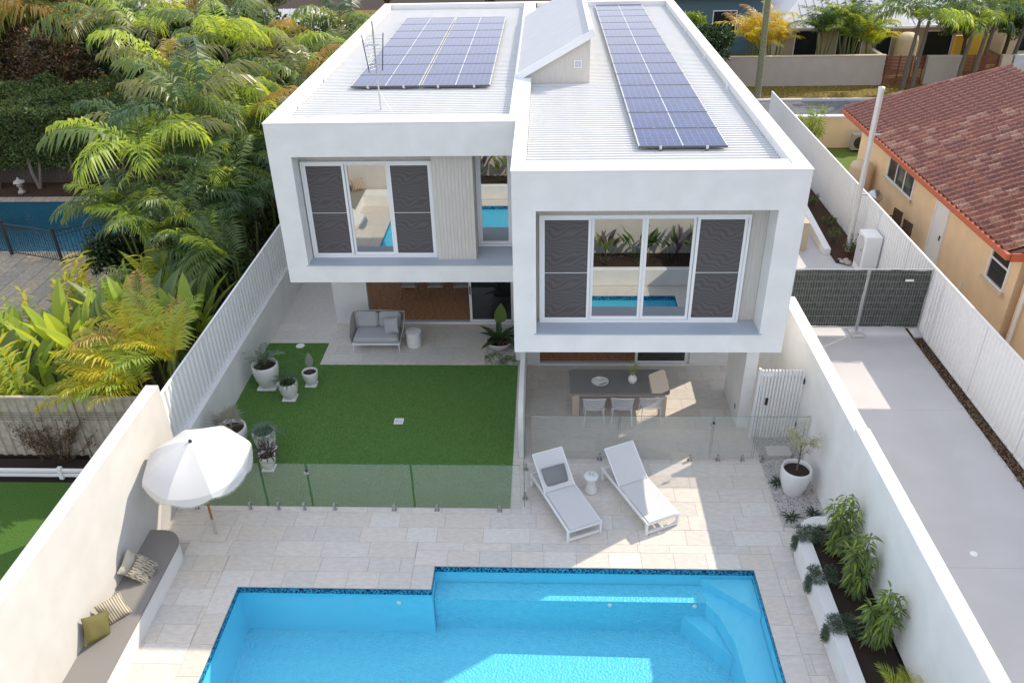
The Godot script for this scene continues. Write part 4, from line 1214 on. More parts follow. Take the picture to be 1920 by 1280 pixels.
# ---------- plants ----------
var fronds := {}
func frond(kind, variant):
	# an arching feather leaf in the xy plane, growing from the origin towards +x
	var key = "%s%d" % [kind, variant]
	if fronds.has(key): return fronds[key]
	var K = {"cane": [1.8, 0.35, 1.35, 24, 0.52, 0.45, 0.028], "big": [2.3, 0.4, 1.45, 24, 0.66, 0.6, 0.04], "king": [3.0, 0.45, 1.6, 28, 0.92, 0.85, 0.055], "fish": [1.2, 0.5, 1.2, 16, 0.34, 0.45, 0.02], "date": [0.75, 0.25, 1.3, 22, 0.22, 0.25, 0.010]}[kind]
	var r = RandomNumberGenerator.new(); r.seed = hash(key)
	var L = K[0] * r.randf_range(0.85, 1.15)
	var a0 = K[1] + r.randf_range(-0.12, 0.12); var bend = K[2] * r.randf_range(0.75, 1.2)
	var pts = [Vector3.ZERO]
	var S = 12
	for i in S:
		var a = a0 + bend * pow((i + 0.5) / S, 1.4)
		pts.append(pts[i] + Vector3(sin(a), cos(a), 0.06 * sin(i * 0.7 + variant)) * L / S)
	var b = MB.new()
	b.tube(pts, 0.018 * L / 2, 0.003, 3, false)
	for i in K[3]:
		var t = lerpf(0.16, 0.995, float(i) / (K[3] - 1))
		var q = t * S
		var i0 = mini(int(q), S - 1)
		var p = pts[i0].lerp(pts[i0 + 1], q - i0)
		var T = (pts[i0 + 1] - pts[i0]).normalized()
		var ll = K[4] * pow(sin(PI * clampf(0.12 + t * 0.83, 0, 1)), 0.6) * L / K[0]
		var sw = lerpf(0.45, 1.25, t * t)
		for s in [-1, 1]:
			var side = Vector3(0, 0, s)
			var N = Vector3(0, 0, 1).cross(T)
			var d = (side * cos(sw) + T * sin(sw) + N * r.randf_range(0.05, 0.38)).normalized()
			b.leaflet(p, d, T, ll * r.randf_range(0.88, 1.1), K[6] * r.randf_range(0.85, 1.2), K[5] * r.randf_range(0.5, 1.3))
	fronds[key] = b.mesh()
	return fronds[key]

func put_frond(o, kind, p, az, tilt, s, m):
	var t = Transform3D(Basis(Vector3.UP, az) * Basis(Vector3(0, 0, 1), -tilt) * Basis.from_scale(Vector3.ONE * s), p)
	return part(o, "frond", frond(kind, rng.randi_range(0, 3)), m, t)

func cane_palm(label, p, stems, h, s, tones, group, kind = "cane"):
	# a clump of slim stems, each with a spray of arching fronds
	var o = thing("cane_palm" if kind != "king" else "palm_tree", label, "palm", p, 0.0, group)
	for i in stems:
		var a = TAU * i / stems + rf(-0.4, 0.4)
		var lean = rf(0.05, 0.2) * (0.0 if stems == 1 else 1.0)
		var hh = h * rf(0.7, 1.1)
		var top = Vector3(cos(a) * (0.15 + lean * hh), hh, sin(a) * (0.15 + lean * hh))
		var base = Vector3(cos(a), 0, sin(a)) * (0.15 if stems > 1 else 0.0)
		var b = MB.new()
		b.tube([base, base.lerp(top, 0.35) - Vector3(cos(a), 0, sin(a)) * 0.05, base.lerp(top, 0.7), top], (0.05 if kind != "king" else 0.13), (0.03 if kind != "king" else 0.08), 7)
		part(o, "trunk", b, mats["stem_green"] if kind != "king" else mats["trunk_grey"])
		var nf = rng.randi_range(5, 7) if kind != "king" else rng.randi_range(9, 11)
		for f in nf:
			var az = a + TAU * f / nf * 1.0 + rf(-0.35, 0.35)
			if p.x > -9.4 and p.x < -7.2 and p.z > -14 and hh < 2.4 and cos(az) > 0.1: az += PI
			put_frond(o, kind, top + Vector3(0, rf(-0.12, 0.05), 0), az, rf(-0.15, 0.55), s * rf(0.75, 1.1), mats[tones[rng.randi() % tones.size()]])
	return o

func paddle_mesh(key, l, w, bend, stalk):
	if fronds.has(key): return fronds[key]
	var b = MB.new()
	b.tube([Vector3.ZERO, Vector3(0.02, stalk, 0)], 0.014, 0.009, 4, false)
	b.paddle(Vector3(0.02, stalk, 0), Vector3(0.12, 1, 0).normalized(), Vector3(0, 0, 1), l, w, bend, 0.3, 7)
	fronds[key] = b.mesh()
	return fronds[key]

func heliconia(label, p, n, s, tones, spread = 0.45):
	var o = thing("broadleaf_plant", label, "plant", p, 0.0, "broad leaved plants behind the ribbed fence")
	for i in n:
		var a = rf(0, TAU); var r = spread * sqrt(rng.randf())
		if p.x > -8.8 and cos(a) > 0: a += PI
		var k = rng.randi_range(0, 3)
		var m = paddle_mesh("pad%d" % k, [0.85, 1.0, 0.75, 1.1][k], [0.14, 0.17, 0.13, 0.2][k], [0.15, 0.3, 0.08, 0.45][k], [0.9, 1.2, 0.7, 1.4][k])
		part(o, "leaf", m, mats[tones[rng.randi() % tones.size()]], Transform3D(Basis(Vector3.UP, -a) * Basis(Vector3(0, 0, 1), -rf(0.02, 0.45)) * Basis(Vector3.UP, rf(-0.6, 0.6)) * Basis.from_scale(Vector3.ONE * s * rf(0.75, 1.15)), Vector3(cos(a) * r, 0, sin(a) * r)))
	return o

func ginger(label, p, n, s, tones):
	# upright canes with rows of narrow leaves
	var o = thing("ginger_plant", label, "plant", p, 0.0, "leafy canes behind the ribbed fence")
	for i in n:
		var key = "ginger%d" % (i % 3)
		if not fronds.has(key):
			var b = MB.new()
			var top = Vector3(0.25, 1.9, 0.05)
			b.tube([Vector3.ZERO, top * 0.5 + Vector3(0.03, 0.05, 0), top], 0.012, 0.006, 4, false)
			for j in 30:
				var t = 0.3 + 0.7 * j / 29.0
				var q = (top * t) + Vector3(0.03 * sin(PI * t), 0, 0)
				var a = (0.0 if j % 2 else PI) + rf(-0.5, 0.5) + (i % 3)
				var d = Vector3(cos(a), 0.55, sin(a)).normalized()
				b.paddle(q, d, d.cross(Vector3.UP).normalized(), rf(0.24, 0.36), 0.032, 0.5, 0.2, 3)
			fronds[key] = b.mesh()
		var a = rf(0, TAU)
		part(o, "cane", fronds[key], mats[tones[rng.randi() % tones.size()]], Transform3D(Basis(Vector3.UP, a) * Basis.from_scale(Vector3.ONE * s * rf(0.7, 1.15)), Vector3(rf(-0.45, 0.45), 0, rf(-0.45, 0.45))))
	return o

func clump_mesh(n, l, w, r, sd):
	var b = MB.new()
	var g = RandomNumberGenerator.new(); g.seed = sd
	for i in n:
		var d = Vector3(g.randf_range(-1, 1), g.randf_range(-0.6, 1), g.randf_range(-1, 1)).normalized()
		var s = d.cross(Vector3(g.randf_range(-1, 1), g.randf_range(-1, 1), g.randf_range(-1, 1))).normalized()
		b.leaflet(d * r * g.randf_range(0.1, 0.7), d, s, l * g.randf_range(0.7, 1.3), w, g.randf_range(0.0, 0.4))
	return b.mesh()

func foliage(par, called, pts, mesh, m, s0, s1, tint = 0.35):
	# many leaf clumps as one mass
	var mm = MultiMesh.new()
	mm.transform_format = MultiMesh.TRANSFORM_3D; mm.use_colors = true; mm.mesh = mesh; mm.instance_count = pts.size()
	for i in pts.size():
		mm.set_instance_transform(i, Transform3D(Basis.from_euler(Vector3(rf(-0.8, 0.8), rf(0, TAU), rf(-0.8, 0.8))).scaled(Vector3.ONE * rf(s0, s1)), pts[i]))
		var s = rf(1 - tint, 1 + tint)
		mm.set_instance_color(i, Color(s * rf(0.85, 1.3), s, s * rf(0.7, 1.1)))
	var o = MultiMeshInstance3D.new()
	o.name = called; o.multimesh = mm; o.material_override = m
	o.set_meta("kind", "stuff")
	par.add_child(o, true)
	return o

func blob_points(n, c, r, lumps, sd):
	# points near the skin of a few overlapping lumps
	var g = RandomNumberGenerator.new(); g.seed = sd
	var ls = []
	for i in lumps:
		var d = Vector3(g.randf_range(-1, 1), g.randf_range(-0.7, 1), g.randf_range(-1, 1)).normalized() * g.randf_range(0.25, 0.75)
		ls.append([c + d * r, g.randf_range(0.35, 0.55)])
	var out = PackedVector3Array()
	for i in n:
		var l = ls[i % lumps]
		var d = Vector3(g.randfn(), g.randfn(), g.randfn()).normalized() * pow(g.randf(), 0.4)
		out.append(l[0] + d * r * l[1])
	return out

func broad_tree(called, label, p, h, r, n, m, group, leaf = 0.11, trunk = "trunk_brown"):
	var o = thing(called, label, "tree", p, 0.0, group)
	var b = MB.new()
	b.tube([Vector3.ZERO, Vector3(0.06, h * 0.3, 0.03), Vector3(0, h * 0.55, 0)], 0.13, 0.08, 8)
	for i in 6:
		var a = TAU * i / 6 + 0.3
		b.tube([Vector3(0.03, h * 0.4 + 0.04 * i, 0), Vector3(cos(a) * r.x * 0.3, h * 0.65, sin(a) * r.z * 0.3), Vector3(cos(a) * r.x * 0.65, h * 0.8, sin(a) * r.z * 0.65)], 0.05, 0.015, 5)
	part(o, "trunk", b, mats[trunk])
	var f = foliage(o, "crown", blob_points(n, Vector3(0, h - r.y * 0.8, 0), r, 14, hash(label) % 1000), clump_mesh(9, leaf, leaf * 0.24, leaf * 0.8, 5), mats[m], 0.8, 1.5)
	return o

func grass_fountain(o, n, l, m, w = 0.006, droop = 0.9, y = 0.0):
	var b = MB.new()
	for i in n:
		var a = rf(0, TAU); var e = rf(0.2, 1.25)
		var d = Vector3(cos(a) * e, 1, sin(a) * e).normalized()
		var ll = l * rf(0.6, 1.15)
		var p = Vector3(cos(a) * 0.02, y, sin(a) * 0.02)
		var s = Vector3(-sin(a), 0, cos(a)) * w
		var prev = p
		for k in 4:
			var t = (k + 1) / 4.0
			var q = Vector3(cos(a) * 0.02, y, sin(a) * 0.02) + d * ll * t + Vector3(0, -droop * ll * t * t * 0.75, 0)
			var w0 = s * (1 - 0.2 * k); var w1 = s * (0.8 - 0.2 * k) if k < 3 else Vector3.ZERO
			b.quad(prev - w0, prev + w0, q + w1, q - w1)
			prev = q
	part(o, "blades", b, mats[m])

func pot(called, label, p, r, h, fluted = false, plinth = true):
	var o = thing(called, label, "pot", p)
	var pr = [Vector2(0, 0), Vector2(r * 0.52, 0), Vector2(r * 0.60, 0.015), Vector2(r * 0.85, h * 0.35), Vector2(r * 1.0, h * 0.72), Vector2(r * 1.0, h * 0.93), Vector2(r * 0.97, h * 0.985), Vector2(r * 0.92, h), Vector2(r * 0.86, h * 0.98), Vector2(r * 0.85, h * 0.9), Vector2(r * 0.82, h * 0.8)]
	var b = MB.new(); b.lathe(pr, 36)
	if fluted:
		for i in b.v.size():
			var a = atan2(b.v[i].z, b.v[i].x)
			var k = 1.0 + 0.035 * cos(a * 13 + b.v[i].y * 3)
			b.v[i] = Vector3(b.v[i].x * k, b.v[i].y, b.v[i].z * k)
	part(o, "vessel", b, mats["pot_white"], at(0, 0.036 if plinth else 0.0, 0))
	b = MB.new(); b.lathe([Vector2(r * 0.86, h * 0.86), Vector2(r * 0.5, h * 0.885), Vector2(0, h * 0.89)], 20); part(o, "soil", b, mats["soil"], at(0, 0.036 if plinth else 0.0, 0))
	if plinth: B(o, "plinth", -r * 0.72, r * 0.72, 0.0, 0.035, -r * 0.66, r * 0.7, mats["white_paint"], 0.003)
	return o

func pots_and_planters():
	var A = Vector3(-6.42, 0.014, -2.98)
	pot("planter_pot", "largest white egg shaped pot, holding a feathery dark palm by the wall", A, 0.33, 0.64)
	var o = thing("potted_palm", "feathery dark palm growing in the largest pot of the turf trio", "plant", A + Vector3(0, 0.58, 0))
	for i in 13: put_frond(o, "date", Vector3(0, 0.02, 0), TAU * i / 13 + rf(-0.3, 0.3), rf(-0.2, 0.5), rf(0.7, 1.1), mats["leaf_deep" if i % 3 else "leaf_grey"])
	var bq = MB.new(); bq.tube([Vector3(0, -0.03, 0), Vector3(0, 0.1, 0)], 0.05, 0.035, 8); part(o, "trunk", bq, mats["trunk_brown"])
	var Bp = Vector3(-5.72, 0.014, -2.45)
	pot("planter_pot", "ribbed white pot with drooping grass leaves on the turf", Bp, 0.235, 0.46, true)
	o = thing("grass_plant", "drooping dark grassy plant in the ribbed white pot", "plant", Bp + Vector3(0, 0.42, 0)); grass_fountain(o, 90, 0.72, "leaf_deep", 0.012, 0.8)
	var Cp = Vector3(-5.33, 0.014, -3.05)
	pot("planter_pot", "smallest white pot of the back trio, holding one large leaf", Cp, 0.2, 0.38)
	o = thing("single_leaf_plant", "single upright dull green leaf in the smallest back pot", "plant", Cp + Vector3(0, 0.34, 0))
	bq = MB.new(); bq.tube([Vector3.ZERO, Vector3(0.02, 0.2, 0)], 0.008, 0.006, 5); bq.paddle(Vector3(0.02, 0.2, 0), Vector3(0.1, 1, 0.1).normalized(), Vector3(0.9, 0, -0.4).normalized(), 0.42, 0.1, 0.15, 0.2, 7); part(o, "leaf", bq, mats["leaf_grey"])
	grass_fountain(o, 12, 0.16, "leaf_deep", 0.006)
	var Dp = Vector3(-6.42, 0.014, -0.42)
	pot("planter_pot", "large white pot with a silver fan palm beside the parasol", Dp, 0.33, 0.6)
	o = thing("fan_palm", "silvery fan palm with stiff folded leaves in a white pot", "palm", Dp + Vector3(0, 0.55, 0))
	for i in 6:
		var fan = MB.new()
		var az = TAU * i / 6 + rf(-0.3, 0.3); var el = rf(0.15, 0.8)
		var d = Vector3(cos(az) * sin(el), cos(el), sin(az) * sin(el))
		var c = d * rf(0.3, 0.42)
		fan.tube([Vector3.ZERO, c], 0.012, 0.008, 5)
		var s = d.cross(Vector3.UP).normalized(); var n = s.cross(d)
		for j in 22:
			var a = (j / 21.0 - 0.5) * 3.6
			var dd = (d * cos(a) + s * sin(a) + n * rf(-0.1, 0.1)).normalized()
			fan.leaflet(c, dd, dd.cross(n).normalized(), rf(0.3, 0.4), 0.019, 0.12)
		part(o, "fan_leaf", fan, mats["leaf_silver"])
	var Ep = Vector3(-5.68, 0.014, -0.36)
	pot("planter_pot", "fluted white pot under a fountain of thin grey green leaves", Ep, 0.25, 0.55, true)
	o = thing("grass_plant", "fountain of thin grey green leaves spilling from the fluted pot", "plant", Ep + Vector3(0, 0.5, 0)); grass_fountain(o, 300, 0.62, "leaf_blue", 0.010, 0.95)
	var Fp = Vector3(-5.46, 0.014, 0.24)
	pot("planter_pot", "small white pot with a dark purple shrub at the glass fence", Fp, 0.185, 0.36)
	o = thing("purple_shrub", "small purplish curly shrub in the pot at the glass fence", "plant", Fp + Vector3(0, 0.33, 0))
	bq = MB.new()
	for i in 90:
		var d = Vector3(rf(-0.8, 0.8), rf(0.1, 1.2), rf(-0.8, 0.8)); bq.paddle(d * 0.2, d.normalized(), d.cross(Vector3(rf(-1, 1), 1, rf(-1, 1))).normalized(), rf(0.09, 0.17), 0.02, rf(0.2, 0.9), 0.4, 3)
	part(o, "leaves", bq, mats["leaf_purple"])
	# big pot with the pale little tree
	var Gp = Vector3(5.79, -0.025, 0.82)
	pot("planter_pot", "big white egg shaped pot on pebbles by the right wall", Gp, 0.31, 0.66, false, false)
	o = thing("potted_tree", "thin pale leaved small tree growing from the big pot", "tree", Gp + Vector3(0, 0.58, 0))
	bq = MB.new(); bq.tube([Vector3(0, -0.02, 0), Vector3(0.02, 0.4, -0.02), Vector3(0.0, 0.75, -0.05)], 0.02, 0.012, 7)
	var tips = PackedVector3Array()
	for i in 14:
		var a = TAU * i / 14 + rf(-0.3, 0.3); var b0 = Vector3(0.01, rf(0.35, 0.75), -0.03)
		var e = b0 + Vector3(cos(a) * rf(0.15, 0.42), rf(0.12, 0.45), sin(a) * rf(0.15, 0.42))
		bq.tube([b0, b0.lerp(e, 0.5) + Vector3(0, 0.03, 0), e], 0.006, 0.002, 4)
		for j in 22: tips.append(b0.lerp(e, rf(0.4, 1.1)) + Vector3(rf(-0.07, 0.07), rf(-0.06, 0.06), rf(-0.07, 0.07)))
	part(o, "trunk", bq, mats["trunk_grey"])
	var mleaf = mats["leaf_pale"].duplicate(); mleaf.vertex_color_use_as_albedo = true
	foliage(o, "crown", tips, clump_mesh(6, 0.035, 0.008, 0.03, 9), mleaf, 0.7, 1.4)
	# shallow bowl with glossy plant beside the left doors
	var Hp = Vector3(-0.62, 0.0, -4.85)
	var bw = thing("bowl_planter", "shallow white bowl planter on pebbles beside the house doors", "pot", Hp)
	bq = MB.new(); bq.lathe([Vector2(0, 0), Vector2(0.12, 0), Vector2(0.26, 0.1), Vector2(0.36, 0.26), Vector2(0.365, 0.28), Vector2(0.345, 0.28), Vector2(0.3, 0.2)], 36); part(bw, "vessel", bq, mats["pot_white"])
	bq = MB.new(); bq.lathe([Vector2(0.325, 0.23), Vector2(0, 0.25)], 20); part(bw, "soil", bq, mats["soil"])
	o = thing("glossy_plant", "tall glossy dark green broad leaved plant in the bowl planter", "plant", Hp + Vector3(0, 0.24, 0))
	for i in 13:
		var a = TAU * i / 13 * 1.6; var el = rf(0.35, 1.2)
		bq = MB.new()
		var d = Vector3(cos(a) * sin(el), cos(el), sin(a) * sin(el))
		bq.paddle(Vector3.ZERO, d, d.cross(Vector3.UP).normalized(), rf(0.5, 0.85), rf(0.07, 0.11), 0.35, 0.3, 6); part(o, "leaf", bq, mats["leaf_deep"])
	bq = MB.new(); bq.tube([Vector3.ZERO, Vector3(0.04, 0.6, 0)], 0.012, 0.01, 5); bq.paddle(Vector3(0.04, 0.55, 0), Vector3(0.05, 1, 0.1).normalized(), Vector3(1, 0, 0), 0.6, 0.17, 0.12, 0.25, 7); part(o, "tall_leaf", bq, mats["leaf_green"])
	bq = MB.new()
	for i in 40:
		var q = Vector3(rf(-0.05, 0.28), rf(0, 0.08), rf(0.1, 0.3)); bq.leaflet(q, Vector3(rf(-1, 1), rf(0.2, 1), rf(-1, 1)).normalized(), Vector3(rf(-1, 1), 0, rf(-1, 1)).normalized(), 0.07, 0.02, 0.2)
	part(o, "pink_bracts", bq, mats["petal_pink"])
	for q in [["beside the bowl planter", Vector3(-0.7, 0, -4.3), 0.26], ["at the turf end of the door pebbles", Vector3(-0.3, 0, -4.2), 0.24]]:
		o = thing("ground_cover", "low green spreading plant in pebbles " + q[0], "plant", q[1])
		bq = MB.new()
		for i in 120:
			var a = rf(0, TAU); var r = q[2] * sqrt(rng.randf())
			bq.leaflet(Vector3(cos(a) * r, 0.0, sin(a) * r), Vector3(cos(a), rf(0.4, 1.5), sin(a)).normalized(), Vector3(-sin(a), 0, cos(a)), rf(0.06, 0.12), 0.014, 0.3)
		part(o, "leaves", bq, mats["leaf_green"])
	# dark rosettes in the right pebbles
	for q in [["below the big pot at the paving edge", Vector3(5.55, -0.02, 0.55)], ["at the paving corner by the curved planter", Vector3(5.58, -0.02, 1.62)], ["against the wall by the curved planter", Vector3(6.05, -0.02, 1.5)]]:
		o = thing("rosette_plant", "small dark strappy plant in pebbles " + q[0], "plant", q[1])
		bq = MB.new()
		for i in 16:
			var a = TAU * i / 16; var d = Vector3(cos(a), rf(0.2, 0.9), sin(a)).normalized()
			bq.paddle(Vector3.ZERO, d, Vector3(-sin(a), 0, cos(a)), rf(0.16, 0.26), 0.018, 0.5, 0.3, 4)
		part(o, "leaves", bq, mats["leaf_dark"])
	planter_right()
	planter_near()

func planter_right():
	var o = thing("raised_planter", "long white raised planter with rounded end along the right wall", "planter", Vector3(5.8, 0, 5))
	var outer = PackedVector2Array(); var inner = PackedVector2Array()
	outer.append(Vector2(-0.47, 2.4))
	for i in 12:
		var a = PI + PI / 2 * i / 11
		outer.append(Vector2(0.08 + 0.55 * cos(a), -2.15 + 0.75 * sin(a)))
	outer.append(Vector2(0.475, -2.9)); outer.append(Vector2(0.475, 2.4))
	var w = 0.24
	inner.append(Vector2(-0.47 + w, 2.4))
	for i in 12:
		var a = PI + PI / 2 * i / 11
		inner.append(Vector2(0.08 + (0.55 - w) * cos(a), -2.15 + (0.75 - w) * sin(a)))
	inner.append(Vector2(0.475, -2.9 + w)); inner.append(Vector2(0.475, 2.4))
	var b = MB.new()
	var n = inner.size()
	for i in n - 1:
		var p = outer[i]; var q = outer[i + 1]; var r = inner[i]; var s = inner[i + 1]
		b.quad(Vector3(p.x, 0.5, p.y), Vector3(r.x, 0.5, r.y), Vector3(s.x, 0.5, s.y), Vector3(q.x, 0.5, q.y))
		b.quad(Vector3(p.x, 0, p.y), Vector3(p.x, 0.5, p.y), Vector3(q.x, 0.5, q.y), Vector3(q.x, 0, q.y))
		b.quad(Vector3(r.x, 0.3, r.y), Vector3(s.x, 0.3, s.y), Vector3(s.x, 0.5, s.y), Vector3(r.x, 0.5, r.y))
	part(o, "planter_wall", b, mats["white_render"])
	b = MB.new()
	var soil = PackedVector2Array(inner); b.prism(soil, 0.3, 0.42); part(o, "soil", b, mats["soil"])
	var sp = [["rounded end", Vector3(5.93, 0.42, 3.02), 1.12], ["middle", Vector3(5.93, 0.42, 3.95), 1.05], ["open end", Vector3(5.93, 0.42, 5.05), 1.08]]
	for q in sp:
		var t = thing("leafy_shrub", "upright shrub with drooping lance leaves at the planter's " + q[0], "shrub", q[1], rf(0, 6), "shrubs in the right planter")
		b = MB.new()
		var leaves = MB.new(); var bright = MB.new()
		for i in 7:
			var a = TAU * i / 7 + rf(-0.4, 0.4); var hh = q[2] * rf(0.6, 1.1)
			if i == 0: hh = q[2] * 1.3
			var e = Vector3(cos(a) * 0.2, hh, sin(a) * 0.2) * (Vector3(0.4, 1, 0.4) if i == 0 else Vector3.ONE)
			b.tube([Vector3.ZERO, e * 0.5 + Vector3(cos(a), 0, sin(a)) * 0.05, e], 0.016, 0.007, 5)
			var m = 18 if i == 0 else 14
			for j in m:
				var tt = 0.22 + 0.78 * j / (m - 1)
				var c = e * tt
				for k in 5:
					var az = rf(0, TAU)
					var d = Vector3(cos(az), rf(-0.4, 0.6), sin(az)).normalized()
					(bright if rng.randf() < 0.12 + 0.15 * tt else leaves).paddle(c + d * 0.03, d, d.cross(Vector3.UP).normalized(), rf(0.11, 0.19), 0.019, rf(0.7, 1.4), 0.3, 4)
		part(t, "stems", b, mats["trunk_grey"])
		part(t, "leaves", leaves, mats["leaf_green"]); part(t, "young_leaves", bright, mats["leaf_lime"])
	for q in [["at the planter's rounded end", Vector3(5.50, 0.5, 2.62)], ["over the planter rim near the middle shrub", Vector3(5.47, 0.5, 3.62)], ["over the planter rim near the last shrub", Vector3(5.47, 0.5, 4.7)]]:
		var t = thing("trailing_plant", "blue grey trailing plant " + q[0], "plant", q[1], 0.0, "trailing plants on the planter rim")
		var pts = PackedVector3Array()
		for i in 260:
			var d = Vector3(rf(-0.16, 0.30), rf(-0.02, 0.09), rf(-0.2, 0.2))
			pts.append(d)
		for i in 110: pts.append(Vector3(-0.17 - rf(0.0, 0.05), rf(-0.3, 0.02), rf(-0.03, 0.12)))
		foliage(t, "foliage", pts, clump_mesh(8, 0.05, 0.006, 0.03, 3), mats["leaf_blue_many"], 0.7, 1.2)
	var y = thing("yellow_palm", "small yellow green palm at the near end of the right planter", "palm", Vector3(5.98, 0.42, 6.3))
	for i in 16: put_frond(y, "date", Vector3.ZERO, TAU * i / 16 + rf(-0.2, 0.2), rf(-0.2, 0.5), rf(0.85, 1.2), mats["leaf_gold" if i % 3 else "leaf_lime"])

func planter_near():
	# the planter past the pool, seen only as a reflection in the upper windows
	var o = thing("raised_planter", "white raised planter past the pool, mirrored in the upper windows", "planter", Vector3(0.9, 0, 8.1))
	B(o, "planter_wall", -5.0, 5.3, 0, 0.55, -0.65, -0.45, mats["white_render"], 0.01)
	B(o, "planter_wall", -5.2, -5.003, 0, 0.55, -0.65, 0.69, mats["white_render"], 0.01)
	B(o, "soil", -5.0, 5.3, 0.02, 0.48, -0.448, 0.69, mats["soil"])
	var k = 0
	for x in [-3.3, -2.0, -0.9, 0.2, 1.3, 2.4, 3.5, 4.7, 5.6]:
		var t = thing("planter_shrub", "broad leaved shrub in the white planter past the pool", "shrub", Vector3(x, 0.48, 8.2), rf(0, 6), "shrubs in the planter past the pool")
		for i in 15:
			var a = rf(0, TAU)
			part(t, "leaf", paddle_mesh("pad%d" % (i % 4), 1, 0.15, 0.2, 1), mats[["leaf_green", "leaf_deep", "leaf_purple"][(k + (0 if i < 6 else 1)) % 3]], Transform3D(Basis(Vector3.UP, a) * Basis(Vector3(0, 0, 1), -rf(0.1, 0.8)) * Basis.from_scale(Vector3.ONE * rf(0.42, 0.68)), Vector3(rf(-0.3, 0.3), 0, rf(-0.2, 0.2))))
		k += 1

func driveway_side():
	var b = MB.new(); 
	for q in [[-9.6, -2.1], [-2.096, 2.9], [2.904, 14.0]]: b.bbox(Vector3(6.55, -0.05, q[0]), Vector3(10.6, 0.0, q[1]), 0.002)
	ground("driveway", b, mats["concrete"])
	b = MB.new(); b.box(Vector3(10.603, -0.05, -9.6), Vector3(11.0, -0.012, 14)); ground("mulch_strip", b, mats["mulch"])
	b = MB.new(); b.box(Vector3(5.33, -0.05, -19), Vector3(10.6, 0.05, -9.603)); ground("upper_driveway", b, mats["concrete"])
	var bk = MB.new()
	for i in 1500:
		var p = Vector3(rf(10.57, 10.86), rf(-0.012, 0.02), rf(-5.5, 6)); var d = Vector3(rf(-1, 1), rf(0.0, 0.5), rf(-1, 1)).normalized()
		bk.leaflet(p, d, d.cross(Vector3.UP).normalized(), rf(0.04, 0.11), 0.012, 0.0)
	var o = part(self, "bark_chips", bk, mats["leaf_brown"]); tag(o, "brown bark chips and dry leaves along the fence foot", "bark", "", "stuff")
	sheet_fence("sheet_fence", "long white ribbed metal fence between driveway and peach house", "fence", 10.92, 9.0, -24.0, 0.0, 1.95, -PI / 2, mats["white_metal"], 2.38, 0.16)
	# drain cover
	b = MB.new(); b.lathe([Vector2(0.07, 0), Vector2(0.066, 0.012), Vector2(0, 0.014)], 16); whole("inspection_cover", b, mats["white_paint"], "small round white cover in the driveway slab", "cover", "", at(8.75, 0.001, 2.55))
	# two temporary fence panels with shade cloth
	var names = ["wire fence panel with dark cloth beside the long white wall", "wire fence panel with dark cloth and white tag beside the ribbed fence"]
	for i in 2:
		var x0 = [6.72, 9.18][i]; var w = [2.42, 1.62][i]
		var f = thing("temporary_fence", names[i], "fence", Vector3(x0, 0, -5.67), [0.0, -0.02][i], "temporary fence panels across the driveway")
		b = MB.new()
		b.tube([Vector3(0, 0.1, 0), Vector3(0, 1.98, 0)], 0.017, 0.017, 8); b.tube([Vector3(w, 0.1, 0), Vector3(w, 1.98, 0)], 0.017, 0.017, 8)
		b.tube([Vector3(0, 1.96, 0), Vector3(w, 1.96, 0)], 0.017, 0.017, 8); b.tube([Vector3(0, 0.2, 0), Vector3(w, 0.2, 0)], 0.017, 0.017, 8)
		part(f, "frame", b, mats["aluminium"])
		var wires = MB.new()
		for k in int(w / 0.07): wires.tube([Vector3(0.035 + k * 0.07, 0.2, 0.012), Vector3(0.035 + k * 0.07, 1.96, 0.012)], 0.003, 0.003, 4, false)
		for k in 8: wires.tube([Vector3(0, 0.35 + k * 0.21, 0.016), Vector3(w, 0.35 + k * 0.21, 0.016)], 0.003, 0.003, 4, false)
		part(f, "wire_mesh", wires, mats["aluminium"])
		var rows = []
		for r in 15:
			var q = []
			for c in 25:
				var u = c / 24.0; var v = r / 14.0
				q.append(Vector3(0.02 + u * (w - 0.04), 0.22 + v * 1.7, -0.02 + 0.016 * sin(u * 9 + v * 7) + 0.012 * sin(u * 23 - v * 11)))
			rows.append(q)
		b = MB.new(); b.surf(rows); part(f, "shade_cloth", b, mats["shade_cloth"])
		for x in [0.05, w - 0.05]: B(f, "foot", x - 0.1, x + 0.1, 0.003, 0.1, -0.25, 0.25, mats["concrete"], 0.02)
		if i == 1: B(f, "name_tag", 0.95, 1.17, 1.62, 1.68, 0.02, 0.026, mats["white_paint"])
	# low garden wall, its bed and shrubs, past the temporary fence
	var g = thing("garden_wall", "low sloping cream garden wall past the wire fence panels", "wall", Vector3(9.7, 0.05, -13))
	b = MB.new()
	var s = [Vector3(0, 0, 2.35), Vector3(0.22, 0, 2.35), Vector3(0.22, 0.2, 2.35), Vector3(0, 0.2, 2.35), Vector3(0, 0, -5), Vector3(0.22, 0, -5), Vector3(0.22, 0.95, -5), Vector3(0, 0.95, -5)]
	b.quad(s[0], s[1], s[2], s[3]); b.quad(s[3], s[2], s[6], s[7]); b.quad(s[4], s[0], s[3], s[7]); b.quad(s[1], s[5], s[6], s[2]); b.quad(s[5], s[4], s[7], s[6])
	part(g, "wall", b, mats["white_render"])
	b = MB.new(); b.box(Vector3(9.93, 0, -18), Vector3(10.88, 0.14, -10.0)); ground("garden_bed", b, mats["mulch"])
	b = MB.new(); b.box(Vector3(7.9, 0.05, -16), Vector3(9.2, 1.05, -10.9)); whole("letterbox_wall", b, mats["tan_wall"], "taupe block wall showing past the corner of the white box", "wall")
